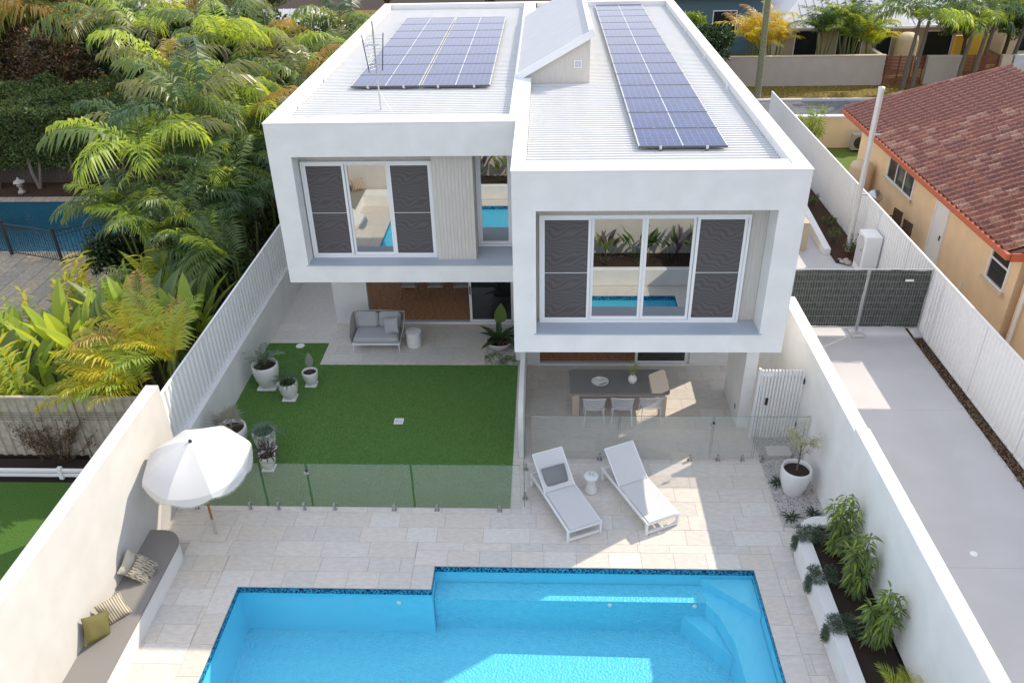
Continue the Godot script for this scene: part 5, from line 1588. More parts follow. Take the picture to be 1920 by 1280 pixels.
	for q in [["by the garden wall top", Vector3(10.35, 0.14, -14.6)], ["in the middle of the bed", Vector3(10.4, 0.14, -12.6)], ["beside the steel pole foot", Vector3(10.2, 0.14, -11.3)], ["at the bed's near end", Vector3(10.45, 0.14, -10.4)]]:
		var sh = thing("small_shrub", "small twiggy shrub " + q[0] + " along the ribbed fence", "shrub", q[1])
		var pts = PackedVector3Array()
		b = MB.new()
		for i in 9:
			var a = rf(0, TAU); var e = Vector3(cos(a) * 0.2, rf(0.25, 0.6), sin(a) * 0.2)
			b.tube([Vector3.ZERO, e], 0.006, 0.003, 4)
			for k in 8: pts.append(e * rf(0.5, 1.1))
		part(sh, "twigs", b, mats["trunk_brown"])
		foliage(sh, "leaves", pts, clump_mesh(5, 0.06, 0.014, 0.03, 2), mats["leaf_green_many"], 0.7, 1.3)
	for i in 7:
		b = MB.new(); b.lathe([Vector2(0, -0.5), Vector2(0.8, -0.3), Vector2(1, 0.05), Vector2(0.6, 0.42), Vector2(0, 0.55)], 7)
		var k = rf(0.07, 0.14)
		whole("rock", b, mats["grey_wall"], "pale rounded rock edging the garden bed", "rock", "rocks edging the garden bed", Transform3D(Basis.from_euler(Vector3(rf(-1, 1), rf(0, 6), rf(-1, 1))).scaled(Vector3(k, k * 0.7, k)), Vector3(rf(9.95, 10.75), 0.12, rf(-10.2, -9.85))))
	# white steel pole and meter box
	var p = thing("steel_pole", "tall pale galvanised steel service pole by the meter box", "pole", Vector3(10.5, 0, -10.75))
	b = MB.new(); b.tube([Vector3(0, 0, 0), Vector3(0, 5.35, 0)], 0.085, 0.085, 16); part(p, "shaft", b, mats["aluminium_pale"])
	b = MB.new(); b.lathe([Vector2(0.095, 5.33), Vector2(0.095, 5.4), Vector2(0, 5.43)], 16); part(p, "cap", b, mats["aluminium_pale"])
	for y in [2.05, 3.95]:
		B(p, "bracket", 0.08, 0.26, y, y + 0.05, -0.03, 0.03, mats["aluminium"], 0.005)
	var e = thing("meter_box", "white meter enclosure with rounded door beside the ribbed fence", "meter box", Vector3(10.55, 0.05, -9.45))
	B(e, "housing", -0.2, 0.3, 0, 1.28, -0.33, 0.33, mats["white_paint"], 0.02)
	b = MB.new()
	var poly = PackedVector2Array()
	for i in 13: poly.append(Vector2(cos(PI * i / 12) * 0.24, 1.0 + sin(PI * i / 12) * 0.2))
	poly.append(Vector2(-0.24, 0.25)); poly.append(Vector2(0.24, 0.25))
	b.prism(poly, 0, 0.02); part(e, "door", b, mats["far_roof"], Transform3D(Basis(Vector3(0, 0, 1), Vector3(-1, 0, 0), Vector3(0, 1, 0)), Vector3(-0.202, 0, 0)))
	B(e, "lock", -0.235, -0.222, 0.75, 0.83, 0.14, 0.17, mats["dark_metal"])
	var wl = thing("garden_hose", "dark coiled hose hung behind the white slat gate", "hose", Vector3(5.75, 0, -4.2))
	B(wl, "hanger", -0.05, 0.05, 0.9, 1.2, -0.05, 0.1, mats["dark_metal"], 0.01)
	for i in 4:
		b = MB.new(); var ring = []
		for k in 13: ring.append(Vector3(cos(TAU * k / 12) * (0.14 + 0.01 * i), 1.05 + sin(TAU * k / 12) * 0.15, 0.12 + 0.025 * i))
		b.tube(ring, 0.014, 0.014, 6, false); part(wl, "coil", b, mats["dark_metal"])
	B(wl, "stand", -0.03, 0.03, -0.005, 0.9, -0.03, 0.03, mats["dark_metal"])

func tile_mesh():
	var b = MB.new()
	var n = 6
	var w = 0.30; var l = 0.36
	var prev = null
	for i in n + 1:
		var t = float(i) / n
		var y = 0.085 * sin(PI * clampf(t / 0.72, 0, 1)) if t < 0.72 else -0.012 * sin(PI * (t - 0.72) / 0.28)
		var p = [Vector3(0, y, t * w), Vector3(l, y - 0.012, t * w)]
		if prev != null:
			b.quad(prev[0], p[0], p[1], prev[1])
			b.quad(prev[0] - Vector3(0, 0.02, 0), p[0] - Vector3(0, 0.02, 0), p[0], prev[0])
		prev = p
	return b.mesh()

func neighbour_right():
	var pw = mats["peach_wall"]
	var b = MB.new(); b.box(Vector3(10.97, -0.05, -16.6), Vector3(12.86, -0.01, 6)); ground("neighbour_path", b, mats["cream_wall"])
	b = MB.new(); b.box(Vector3(10.97, -0.055, -21.7), Vector3(15.5, -0.0, -16.603)); ground("neighbour_lawn", b, mats["lawn"])
	var o = thing("tiled_house", "peach rendered bungalow with red barrel tile roof", "house", Vector3(12.85, 0, -12))
	B(o, "wall", 0, 0.25, 0, 2.75, -5.6, 6.6, pw)
	B(o, "wall", 0.253, 9, 0, 2.75, -5.6, -5.35, pw)
	B(o, "wall", 0.253, 0.65, 0, 2.75, 6.35, 6.6, pw)
	# windows and door on the fence side
	for q in [[-2.5, -0.3, 1.35, 2.3, 3], [5.25, 6.15, 1.25, 2.4, 1]]:
		var w = pivot(o, "window", Transform3D(Basis(), Vector3(-0.01, 0, 0)))
		b = MB.new()
		b.box(Vector3(-0.05, q[2] - 0.06, q[0] - 0.06), Vector3(0.03, q[2], q[1] + 0.06)); b.box(Vector3(-0.03, q[3], q[0] - 0.06), Vector3(0.03, q[3] + 0.06, q[1] + 0.06))
		for z in [q[0] - 0.06, q[1]]: b.box(Vector3(-0.03, q[2], z), Vector3(0.03, q[3], z + 0.06))
		for k in range(1, q[4]): b.box(Vector3(-0.03, q[2], lerpf(q[0], q[1], float(k) / q[4]) - 0.025), Vector3(0.03, q[3], lerpf(q[0], q[1], float(k) / q[4]) + 0.025))
		if q[4] == 1: b.box(Vector3(-0.03, 1.8, q[0]), Vector3(0.03, 1.85, q[1]))
		part(w, "frame", b, mats["white_paint"])
		for k in q[4]: B(w, "pane", -0.005, 0.005, q[2], q[3], lerpf(q[0], q[1], float(k) / q[4]) + 0.026, lerpf(q[0], q[1], float(k + 1) / q[4]) - 0.026, mats["dark_window"])
		B(w, "sill", -0.12, -0.051, q[2] - 0.12, q[2] - 0.05, q[0] - 0.15, q[1] + 0.15, mats["cream_wall"], 0.01)
	var dr = pivot(o, "door", Transform3D(Basis(), Vector3(0, 0, 2.0)))
	B(dr, "leaf", -0.03, 0.02, 0, 2.15, -0.38, 0.38, mats["white_paint"], 0.005)
	B(dr, "surround", -0.05, 0.03, 0, 2.25, -0.46, -0.383, mats["white_paint"]); B(dr, "surround", -0.05, 0.03, 0, 2.25, 0.383, 0.46, mats["white_paint"])
	B(dr, "handle", -0.06, -0.031, 0.95, 1.1, 0.26, 0.3, mats["dark_metal"])
	b = MB.new(); b.tube([Vector3(-0.06, 0, 7.2), Vector3(-0.06, 2.6, 7.2)], 0.045, 0.045, 8); b.tube([Vector3(-0.06, 0, 4.2), Vector3(-0.06, 0.5, 4.2)], 0.02, 0.02, 6); part(o, "downpipe", b, mats["white_paint"])
	# roof: red fascia and gutter, then tiles one by one on the slope that faces the driveway
	var ez = [-6.55, 6.88]; var ex = -0.5; var ey = 2.6; var rx = 4.75; var ry = 4.4
	var slope = atan2(ry - ey, rx - ex)
	b = MB.new()
	b.quad(Vector3(ex, ey, ez[0]), Vector3(ex, ey, ez[1]), Vector3(rx, ry, ez[1]), Vector3(rx, ry, ez[0] + 1.3))
	b.quad(Vector3(rx, ry, ez[0] + 1.3), Vector3(rx, ry, ez[1]), Vector3(2 * rx - ex, ey, ez[1]), Vector3(2 * rx - ex, ey, ez[0]))
	b.tri(Vector3(2 * rx - ex, ey, ez[0]), Vector3(ex, ey, ez[0]), Vector3(rx, ry, ez[0] + 1.3))
	b.quad(Vector3(ex, ey, ez[1]), Vector3(ex, ey - 0.04, ez[1]), Vector3(2 * rx - ex, ey - 0.04, ez[1]), Vector3(2 * rx - ex, ey, ez[1]))
	b.tri(Vector3(ex, ey, ez[1]), Vector3(2 * rx - ex, ey, ez[1]), Vector3(rx, ry, ez[1]))
	var roof = part(o, "roof", b, mats["roof_under"])
	B(o, "gutter", ex - 0.12, ex, ey - 0.14, ey + 0.03, ez[0], ez[1], mats["fascia_red"], 0.015)
	B(o, "fascia", ex, ex + 2.2, ey - 0.16, ey + 0.06, ez[1] + 0.003, ez[1] + 0.04, mats["fascia_red"])
	B(o, "eave_soffit", ex + 0.003, 0.0, ey - 0.06, ey - 0.045, ez[0], ez[1], mats["cream_wall"])
	var tm = tile_mesh()
	var tl = []
	var rows = 17; var cols = int((ez[1] - ez[0]) / 0.30)
	for r in rows:
		for c in cols:
			var u = r * 0.328
			var p = Vector3(ex + cos(slope) * u - 0.05, ey + 0.035 + sin(slope) * u, ez[0] + c * 0.30 + 0.02)
			if p.x > rx or p.z < ez[0] + 1.3 * (p.x - ex) / (rx - ex): continue
			var wp = p + o.position
			tl.append([wp.distance_to(cam.position) if in_view(wp) else 999.0, p])
	tl.sort_custom(func(x, y): return x[0] < y[0])
	var rest = SurfaceTool.new()
	rest.begin(Mesh.PRIMITIVE_TRIANGLES)
	for i in tl.size():
		var t = Transform3D(Basis(Vector3(0, 0, 1), slope + rf(-0.012, 0.012)) * Basis(Vector3.UP, rf(-0.015, 0.015)), tl[i][1])
		if i < 298: part(roof, "tile", tm, mats["tile%d" % rng.randi_range(0, 4)], t)
		else: rest.append_from(tm, 0, t)
	part(roof, "tiles_further_off", rest.commit(), mats["tile1"]).set_meta("kind", "stuff")
	# hip capping
	for i in 14:
		var a = Vector3(ex, ey, ez[0]).lerp(Vector3(rx, ry, ez[0] + 1.3), i / 14.0); var c = Vector3(ex, ey, ez[0]).lerp(Vector3(rx, ry, ez[0] + 1.3), (i + 1.1) / 14.0)
		b = MB.new(); b.tube([a + Vector3(0, 0.03, 0), c + Vector3(0, 0.055, 0)], 0.12, 0.105, 8); part(roof, "hip_tile", b, mats["tile%d" % (i % 5)])
	# a taller wing, unseen, put in to throw the shade on the driveway
	var w2 = thing("added_wing", "two storey peach wing, its unseen top added to shade the driveway", "house", Vector3(13.5, 0, 0))
	B(w2, "wall", 0, 7, 0, 6.35, -4.4, 8, pw)
	B(w2, "added_balcony_floor", 0.2, 7, 2.85, 3.0, -5.4, -4.403, pw)  # unseen balcony, added to go with the deep roof overhang
	b = MB.new(); b.bbox(Vector3(-0.25, 6.352, -6.9), Vector3(7.2, 6.6, 8.2), 0.05); part(w2, "roof", b, mats["tile1"])  # overhang shaped so its far edge draws the shadow line on the driveway
	B(w2, "wall", -0.62, -0.003, 0, 3.0, -5.1, 8, pw)
	# yard wall, lawn things
	var y = thing("yard_wall", "peach rendered yard wall with pale cap behind the bright lawn", "wall", Vector3(11, 0, -21.9))
	B(y, "wall", 0, 3.1, 0, 1.35, -0.1, 0.1, pw); B(y, "cap", -0.05, 3.1, 1.353, 1.42, -0.14, 0.14, mats["white_paint"])
	b = MB.new()
	b.quad(Vector3(3.1, 0, 0.1), Vector3(4.3, 0, 0.1), Vector3(4.3, 1.9, 0.1), Vector3(3.1, 1.38, 0.1)); b.quad(Vector3(4.3, 0, -0.1), Vector3(3.1, 0, -0.1), Vector3(3.1, 1.38, -0.1), Vector3(4.3, 1.9, -0.1)); b.quad(Vector3(3.1, 1.38, 0.1), Vector3(4.3, 1.9, 0.1), Vector3(4.3, 1.9, -0.1), Vector3(3.1, 1.38, -0.1))
	part(y, "ramped_wall", b, pw)
	var ac = thing("air_conditioner", "grey air conditioner outdoor unit at the lawn corner", "air conditioner", Vector3(14.3, 0, -21.35))
	B(ac, "case", -0.4, 0.4, 0.08, 0.78, -0.17, 0.17, mats["grey_wall"], 0.02)
	b = MB.new(); b.lathe([Vector2(0.26, 0), Vector2(0.26, 0.015), Vector2(0, 0.02)], 20); part(ac, "fan_grille", b, mats["dark_metal"], Transform3D(Basis(Vector3.RIGHT, PI / 2), Vector3(-0.08, 0.42, 0.172)))
	for x in [-0.3, 0.3]: B(ac, "foot", x - 0.04, x + 0.04, 0, 0.08, -0.15, 0.15, mats["dark_metal"])
	var tk = thing("water_tank", "peach round water tank beside the bungalow wall", "tank", Vector3(12.35, 0, -15.7))
	b = MB.new(); b.lathe([Vector2(0.42, -0.01), Vector2(0.42, 1.25), Vector2(0.36, 1.4), Vector2(0.15, 1.5), Vector2(0, 1.52)], 24); part(tk, "drum", b, mats["cream_wall"])
	var bq = thing("barbecue", "hooded grey barbecue standing against the peach wall", "barbecue", Vector3(12.3, -0.01, -13.9))
	b = MB.new(); b.lathe([Vector2(0, 0.55), Vector2(0.2, 0.6), Vector2(0.28, 0.75), Vector2(0.26, 0.9), Vector2(0.12, 1.02), Vector2(0, 1.05)], 18); part(bq, "kettle", b, mats["aluminium"])
	for i in 3:
		b = MB.new(); b.tube([Vector3(cos(i * 2.1) * 0.15, 0.6, sin(i * 2.1) * 0.15), Vector3(cos(i * 2.1) * 0.28, 0, sin(i * 2.1) * 0.28)], 0.014, 0.014, 6); part(bq, "leg", b, mats["dark_metal"])
	for q in [["with wicker seat", Vector3(12.25, -0.01, -12.2)], ["with slatted back", Vector3(12.2, -0.01, -11.2)]]:
		var c = thing("patio_chair", "dark outdoor chair " + q[0] + " against the peach wall", "chair", q[1], -PI / 2 + 0.2)
		for l in [[-0.25, 0.25], [0.25, 0.25], [-0.25, -0.25], [0.25, -0.25]]: B(c, "leg", l[0] - 0.02, l[0] + 0.02, 0, 0.42, l[1] - 0.02, l[1] + 0.02, mats["trunk_brown"])
		for i in 6: B(c, "seat_slat", -0.27, 0.27, 0.42, 0.44, -0.27 + i * 0.09, -0.2 + i * 0.09, mats["trunk_brown"])
		for i in 6: B(c, "back_slat", -0.26 + i * 0.09, -0.2 + i * 0.09, 0.45, 0.95, -0.29, -0.27, mats["trunk_brown"])
		for x in [-0.28, 0.28]: B(c, "arm", x - 0.025, x + 0.025, 0.62, 0.645, -0.27, 0.27, mats["trunk_brown"])
	var sp = thing("slender_shrub", "tall slender yellowish shrub at the yard wall corner", "shrub", Vector3(11.75, 0, -20.4))
	var pts = PackedVector3Array(); b = MB.new()
	for i in 12:
		var a = rf(0, TAU); var e2 = Vector3(cos(a) * 0.5, rf(1.2, 2.3), sin(a) * 0.5)
		b.tube([Vector3.ZERO, e2 * 0.5, e2], 0.02, 0.006, 4)
		for k in 26: pts.append(e2 * rf(0.45, 1.05) + Vector3(rf(-0.12, 0.12), rf(-0.1, 0.1), rf(-0.12, 0.12)))
	part(sp, "stems", b, mats["trunk_brown"]); foliage(sp, "leaves", pts, clump_mesh(6, 0.16, 0.014, 0.06, 2), mats["leaf_lime_many"], 0.7, 1.3)
	b = MB.new()
	b.tube([Vector3(0, 0, 0), Vector3(0, 0.75, 0)], 0.018, 0.018, 6); b.tube([Vector3(-0.1, 0.62, 0), Vector3(0.1, 0.62, 0)], 0.015, 0.015, 6)
	whole("garden_tap", b, mats["cream_wall"], "thin standing tap on the bright lawn", "tap", "", at(12.3, 0, -17.6))

func far_house(label, p, w, d, h, rh, wall, hip = 1.5, openings = []):
	var o = thing("far_house", label, "house", p)
	B(o, "wall", 0, w, 0, h, -d, 0, mats[wall])
	var b = MB.new()
	var e = 0.5
	var c = [Vector3(-e, h, e), Vector3(w + e, h, e), Vector3(w + e, h, -d - e), Vector3(-e, h, -d - e)]
	var r0 = Vector3(hip, h + rh, -d / 2); var r1 = Vector3(w - hip, h + rh, -d / 2)
	b.quad(c[0], c[1], r1, r0); b.quad(c[2], c[3], r0, r1); b.tri(c[1], c[2], r1); b.tri(c[3], c[0], r0)
	b.quad(c[0], c[3], c[2], c[1])
	part(o, "roof", b, mats["far_roof"])
	# ribs down the front slope
	var n = int(w / 0.45)
	var ribs = MB.new()
	for i in n:
		var x = (i + 0.5) * w / n
		var t = clampf(minf(x / hip, (w - x) / hip), 0, 1)
		ribs.tube([Vector3(x, h + 0.02, e), Vector3(x, h + 0.02, e).lerp(Vector3(x, h + rh + 0.02, -d / 2), t)], 0.02, 0.02, 4, false)
	part(o, "roof_ribs", ribs, mats["far_roof"])
	B(o, "gutter", -e, w + e, h - 0.12, h + 0.02, e + 0.003, e + 0.09, mats["white_paint"], 0.02)
	for q in openings:
		var k = pivot(o, q[4])
		B(k, "frame", q[0] - 0.06, q[1] + 0.06, q[2] - 0.06, q[3] + 0.06, 0.0, 0.03, mats["white_paint"])
		B(k, "pane", q[0], q[1], q[2], q[3], 0.031, 0.05, mats["dark_window"])
	return o

func street():
	var b = MB.new(); b.box(Vector3(-80, -0.05, -29.6), Vector3(80, -0.02, -23.5)); ground("road", b, mats["asphalt"])
	b = MB.new(); b.box(Vector3(-80, -0.05, -29.85), Vector3(80, 0.08, -29.603)); ground("kerb", b, mats["concrete"])
	b = MB.new(); b.box(Vector3(-80, -0.055, -32.6), Vector3(80, 0.03, -29.853)); ground("verge", b, mats["dry_grass"])
	b = MB.new(); b.box(Vector3(-80, -0.055, -23.497), Vector3(80, 0.04, -22.05)); ground("footpath", b, mats["path_concrete"])
	b = MB.new(); b.box(Vector3(-80, -0.055, -60), Vector3(80, 0.0, -32.603)); ground("far_gardens", b, mats["dry_grass"])
	var w = thing("street_wall", "long grey rendered garden wall across the street", "wall", Vector3(7, 0, -32.7))
	B(w, "wall", 0, 12.1, 0, 1.58, -0.12, 0.12, mats["grey_wall"], 0.01); B(w, "return_wall", 11.86, 12.1, 0, 1.58, -2.0, -0.123, mats["grey_wall"])
	b = MB.new(); b.bbox(Vector3(-0.03, 1.583, -0.15), Vector3(12.13, 1.63, 0.15), 0.01); part(w, "cap", b, mats["tan_wall"])
	for q in [["left of the grey gate pier, with a white notice", 19.3, 21.35], ["right of the grey gate pier", 23.3, 25.3]]:
		var g = thing("slat_gate", "dark red horizontal slat gate " + q[0].replace("left of", "before").replace("right of", "past"), "gate", Vector3(q[1], 0, -32.9))
		var W = q[2] - q[1]
		for i in 19: B(g, "slat", 0, W, 0.08 + i * 0.076, 0.13 + i * 0.076, -0.012, 0.012, mats["slat_red"])
		for x in [0.02, W * 0.35, W * 0.68, W - 0.02]: B(g, "post", x - 0.035, x + 0.035, 0, 1.52, -0.06, -0.013, mats["slat_red"])
		if q[1] < 20: B(g, "notice", W - 0.5, W - 0.25, 1.22, 1.42, 0.013, 0.02, mats["white_paint"])
	for q in [["between the two red slat gates", 21.4, 23.25, "grey_wall"], ["past the second red gate", 25.35, 25.9, "tan_wall"], ["pale blue wall beyond the red gates", 26.0, 32.0, "far_roof"]]:
		var pr = thing("gate_pier", ("rendered wall pier " + q[0]) if q[1] < 26 else q[0], "wall", Vector3(q[1], 0, -32.8)); B(pr, "pier", 0, q[2] - q[1], 0, 1.52, -0.15, 0.15, mats[q[3]], 0.01)
	far_house("cream house with pale ribbed roof behind the grey street wall", Vector3(14.6, 0, -37.5), 7.0, 7, 2.3, 1.9, "tan_wall", 2.2, [[0.9, 2.2, 0.1, 2.0, "window"], [3.4, 4.8, 0.1, 2.0, "window"], [5.6, 6.5, 0.1, 2.0, "door"]])
	far_house("tan garage house behind the red slat gates", Vector3(21.9, 0, -38.5), 4.6, 6, 2.15, 1.4, "tan_wall", 1.4, [[1.6, 3.2, 0.0, 1.7, "garage_door"]])
	far_house("pale house half hidden by palms at the street's far end", Vector3(29.0, 0, -40), 9, 7, 2.6, 2.0, "cream_wall", 2.2, [[1.0, 2.6, 0.2, 2.1, "window"], [4.2, 5.8, 0.2, 2.1, "window"]])
	far_house("blue grey house behind the golden palms", Vector3(7.0, 0, -41), 7.2, 6, 3.6, 1.6, "blue_wall", 2.0, [[4.2, 5.6, 1.2, 2.6, "window"]])
	far_house("beige house standing behind the cream house", Vector3(15.5, 0, -50), 12, 8, 4.2, 2.0, "grey_wall", 2.5, [[2, 3.5, 2.2, 3.6, "window"], [7, 8.5, 2.2, 3.6, "window"]])
	b = MB.new(); b.lathe([Vector2(0.62, 0), Vector2(0.62, 1.6), Vector2(0.55, 1.85), Vector2(0.3, 2.0), Vector2(0, 2.05)], 20)
	whole("water_tank", b, mats["cream_wall"], "pale domed tank behind the red slat gate", "tank", "", at(21.7, 0, -36.6))
	b = MB.new(); b.box(Vector3(24.1, 0, -36), Vector3(26.0, 1.95, -35.8)); whole("garden_wall", b, mats["yellow_wall"], "bright yellow garden wall behind the second red gate", "wall")
	# timber power pole
	var p = thing("power_pole", "tall weathered greenish timber power pole at the kerb", "pole", Vector3(11.8, 0, -30.0))
	b = MB.new(); b.tube([Vector3(0, 0, 0), Vector3(-0.1, 4.5, 0), Vector3(-0.2, 9, 0)], 0.17, 0.13, 12); part(p, "shaft", b, mats["pole_green"])
	B(p, "cross_arm", -1.2, 1.0, 8.4, 8.52, -0.2, -0.1, mats["pole_green"])
	# palms and trees across the street
	cane_palm("golden cane palm clump behind the street wall at the power pole", Vector3(12.3, 0, -34.2), 6, 2.6, 1.15, ["leaf_gold", "leaf_gold", "leaf_lime", "leaf_dry"], "palms across the street")
	cane_palm("golden palm clump beside the power pole clump", Vector3(13.6, 0, -34.6), 5, 2.2, 1.1, ["leaf_gold", "leaf_gold", "leaf_dry"], "palms across the street")
	cane_palm("small golden palm at the far end of the street wall", Vector3(19.2, 0, -35.2), 5, 2.1, 1.0, ["leaf_gold", "leaf_lime"], "palms across the street")
	cane_palm("green cane palm clump before the cream house", Vector3(16.3, 0, -34.8), 6, 2.6, 1.1, ["leaf_green", "leaf_deep", "leaf_lime"], "palms across the street")
	cane_palm("dense green palm clump before the cream house door", Vector3(17.6, 0, -34.4), 7, 2.9, 1.1, ["leaf_green", "leaf_deep", "leaf_lime"], "palms across the street")
	cane_palm("lime palm clump in front of the cream house corner", Vector3(18.4, 0, -35.6), 5, 2.5, 1.1, ["leaf_lime", "leaf_green"], "palms across the street")
	cane_palm("golden palm clump past the yellow wall", Vector3(30.5, 0, -35.5), 6, 2.6, 1.3, ["leaf_gold", "leaf_lime"], "palms across the street")
	for q in [[19.95, -31.7, 3.9, "before the red gate with the notice, nearer the street wall"], [20.4, -31.6, 4.4, "before the red gate with the notice, nearer the gate pier"], [22.9, -31.9, 4.0, "before the grey pier between the red gates"], [23.7, -32.0, 4.4, "before the second red gate"], [25.2, -34.3, 4.3, "behind the second red gate by the yellow wall"], [28.6, -36, 4.4, "behind the pale blue wall, farther from the gates"], [18.0, -36.3, 4.0, "against the cream house's front"], [26.9, -34.5, 4.0, "behind the pale blue wall, nearer the gates"]]:
		var o = cane_palm("tall grey trunked palm " + q[3], Vector3(q[0], 0, q[1]), 1, q[2], 0.85, ["leaf_green", "leaf_deep", "leaf_lime"], "tall palms across the street", "king")
	broad_tree("dark_tree", "dark round tree at the left end of the street wall", Vector3(9.3, 0, -31.2), 3.4, Vector3(1.5, 1.3, 1.3), 1300, "leaf_deep_many", "", 0.16)
	broad_tree("lime_tree", "lime topped bush behind the dark tree", Vector3(8.2, 0, -34.5), 3.6, Vector3(1.5, 1.2, 1.3), 1100, "leaf_lime_many", "", 0.16)
	broad_tree("flowering_tree", "loose green tree beside the tall palm trunks", Vector3(24.4, 0, -35.4), 4.2, Vector3(1.6, 1.3, 1.4), 1100, "leaf_green_many", "", 0.15)
	broad_tree("dense_tree", "dense green tree before the far end pale house", Vector3(27.6, 0, -37), 4.6, Vector3(2.0, 1.7, 1.7), 1500, "leaf_green_many", "", 0.16)
	for i in 5: broad_tree("background_tree", "leafy tree behind the houses across the street", Vector3([10.5, 14.0, 21.0, 27.0, 34][i], 0, -47 - (i % 2) * 3), 5.5 + 0.4 * i, Vector3(2.6, 2.0, 2.0), 1100, ["leaf_green_many", "leaf_deep_many"][i % 2], "trees behind the houses across the street", 0.22)

func neighbour_left():
	# lawn and fence beside the tall boundary wall
	var b = MB.new(); b.box(Vector3(-40, -0.05, 0.75), Vector3(-7.3, 0.0, 14)); ground("neighbour_lawn", b, mats["lawn_green"])
	b = MB.new(); b.box(Vector3(-40, -0.05, 0.0), Vector3(-7.3, 0.04, 0.45)); ground("garden_strip", b, mats["soil"])
	var f = thing("sheet_fence", "weathered cream ribbed fence with wires and a dry vine", "fence", Vector3(-15.0, 0.15, -0.02))
	var m = ribbed(2.3, 1.55, 0.22, 0.03)
	for i in 4:
		part(f, "panel", m, mats["fence_cream"], Transform3D(Basis(), Vector3(-1.6 + i * 2.35, 0, 0)))
		B(f, "post", -1.65 + i * 2.35, -1.605 + i * 2.35, -0.15, 1.6, -0.02, 0.04, mats["fence_cream"])
		B(f, "top_rail", -1.6 + i * 2.35, 0.7 + i * 2.35, 1.551, 1.6, -0.02, 0.045, mats["fence_cream"])
	for k in 4:
		var w = MB.new(); w.tube([Vector3(-1.5, 1.05 + 0.06 * k, 0.07), Vector3(3, 1.02 + 0.06 * k, 0.07), Vector3(7.6, 1.04 + 0.06 * k, 0.07)], 0.004, 0.004, 4); part(f, "wire", w, mats["dark_metal"])
	var v = thing("dry_vine", "dry dark vine climbing the weathered cream fence", "vine", Vector3(-10.2, 0.04, 0.14))
	b = MB.new()
	var pts = PackedVector3Array()
	for i in 34:
		var a = Vector3(rf(-0.15, 0.15), 0, 0); var e = Vector3(rf(-1.1, 1.1), rf(0.6, 1.3), rf(-0.06, 0.06)); var c = a.lerp(e, 0.5) + Vector3(rf(-0.15, 0.15), rf(-0.1, 0.15), rf(0, 0.08))
		b.tube([a, c, e], 0.008, 0.003, 4)
		for k in 12: pts.append(c.lerp(e, rf(-0.2, 1.0)) + Vector3(rf(-0.05, 0.05), rf(-0.06, 0.06), rf(-0.03, 0.06)))
	part(v, "stems", b, mats["trunk_brown"]); foliage(v, "leaves", pts, clump_mesh(5, 0.06, 0.014, 0.03, 2), mats["leaf_brown_many"], 0.6, 1.2)
	var r = thing("edging_rail", "low white double rail edging the shaded left lawn", "edging", Vector3(-15, 0, 0.6))
	for y in [0.05, 0.17]: B(r, "rail", -6, 7.6, y, y + 0.085, -0.03, 0.03, mats["white_paint"], 0.01)
	for i in 5: B(r, "post", 5.0 - i * 2.4, 5.1 - i * 2.4, -0.01, 0.3, -0.05, 0.05, mats["white_paint"], 0.01)
	# the neighbour's terrace and pool
	b = MB.new()
	for q in subtract(rect(-40, -16.4, -12.6, -5.5), [rect(-21.6, -15.9, -14.6, -11.2)]): b.box(Vector3(q.position.x, -0.05, q.position.y), Vector3(q.end.x, -0.02, q.end.y))
	ground("neighbour_terrace", b, mats["grout"])
	var deck = pivot(self, "neighbour_paving"); deck.set_meta("kind", "structure")
	for i in 16:
		for j in 9:
			for q in subtract(rect(-21.6 + i * 0.56, -16.4 + j * 1.22, -21.605 + i * 0.56 + 0.55, -16.4 + j * 1.22 + 1.21), [rect(-21.6, -15.9, -14.6, -11.2)]):
				if q.size.x > 0.05 and q.size.y > 0.05: B(deck, "slab", q.position.x, q.end.x, -0.02, rf(-0.002, 0.002), q.position.y, q.end.y, mats["slab%d" % rng.randi_range(0, 2)])
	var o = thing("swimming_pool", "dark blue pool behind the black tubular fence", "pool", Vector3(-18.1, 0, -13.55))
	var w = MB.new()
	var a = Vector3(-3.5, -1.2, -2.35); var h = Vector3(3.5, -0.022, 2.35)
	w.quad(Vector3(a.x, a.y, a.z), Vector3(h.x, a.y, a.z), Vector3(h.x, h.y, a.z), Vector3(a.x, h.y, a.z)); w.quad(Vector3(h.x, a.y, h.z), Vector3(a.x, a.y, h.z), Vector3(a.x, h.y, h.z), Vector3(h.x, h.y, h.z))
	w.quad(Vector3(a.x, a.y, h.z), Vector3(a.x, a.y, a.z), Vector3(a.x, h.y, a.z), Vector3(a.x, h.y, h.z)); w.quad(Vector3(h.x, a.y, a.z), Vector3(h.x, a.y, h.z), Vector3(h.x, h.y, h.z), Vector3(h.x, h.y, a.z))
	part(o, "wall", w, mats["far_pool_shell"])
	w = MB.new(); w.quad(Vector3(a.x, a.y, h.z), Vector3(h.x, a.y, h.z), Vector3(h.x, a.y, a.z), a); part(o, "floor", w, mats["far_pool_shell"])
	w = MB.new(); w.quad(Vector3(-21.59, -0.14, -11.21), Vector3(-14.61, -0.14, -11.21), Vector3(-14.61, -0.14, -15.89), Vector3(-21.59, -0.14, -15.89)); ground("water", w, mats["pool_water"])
	var line = [Vector3(-21.6, 0, -12.4), Vector3(-17.7, 0, -10.95), Vector3(-15.55, 0, -10.25), Vector3(-14.0, 0, -11.6)]
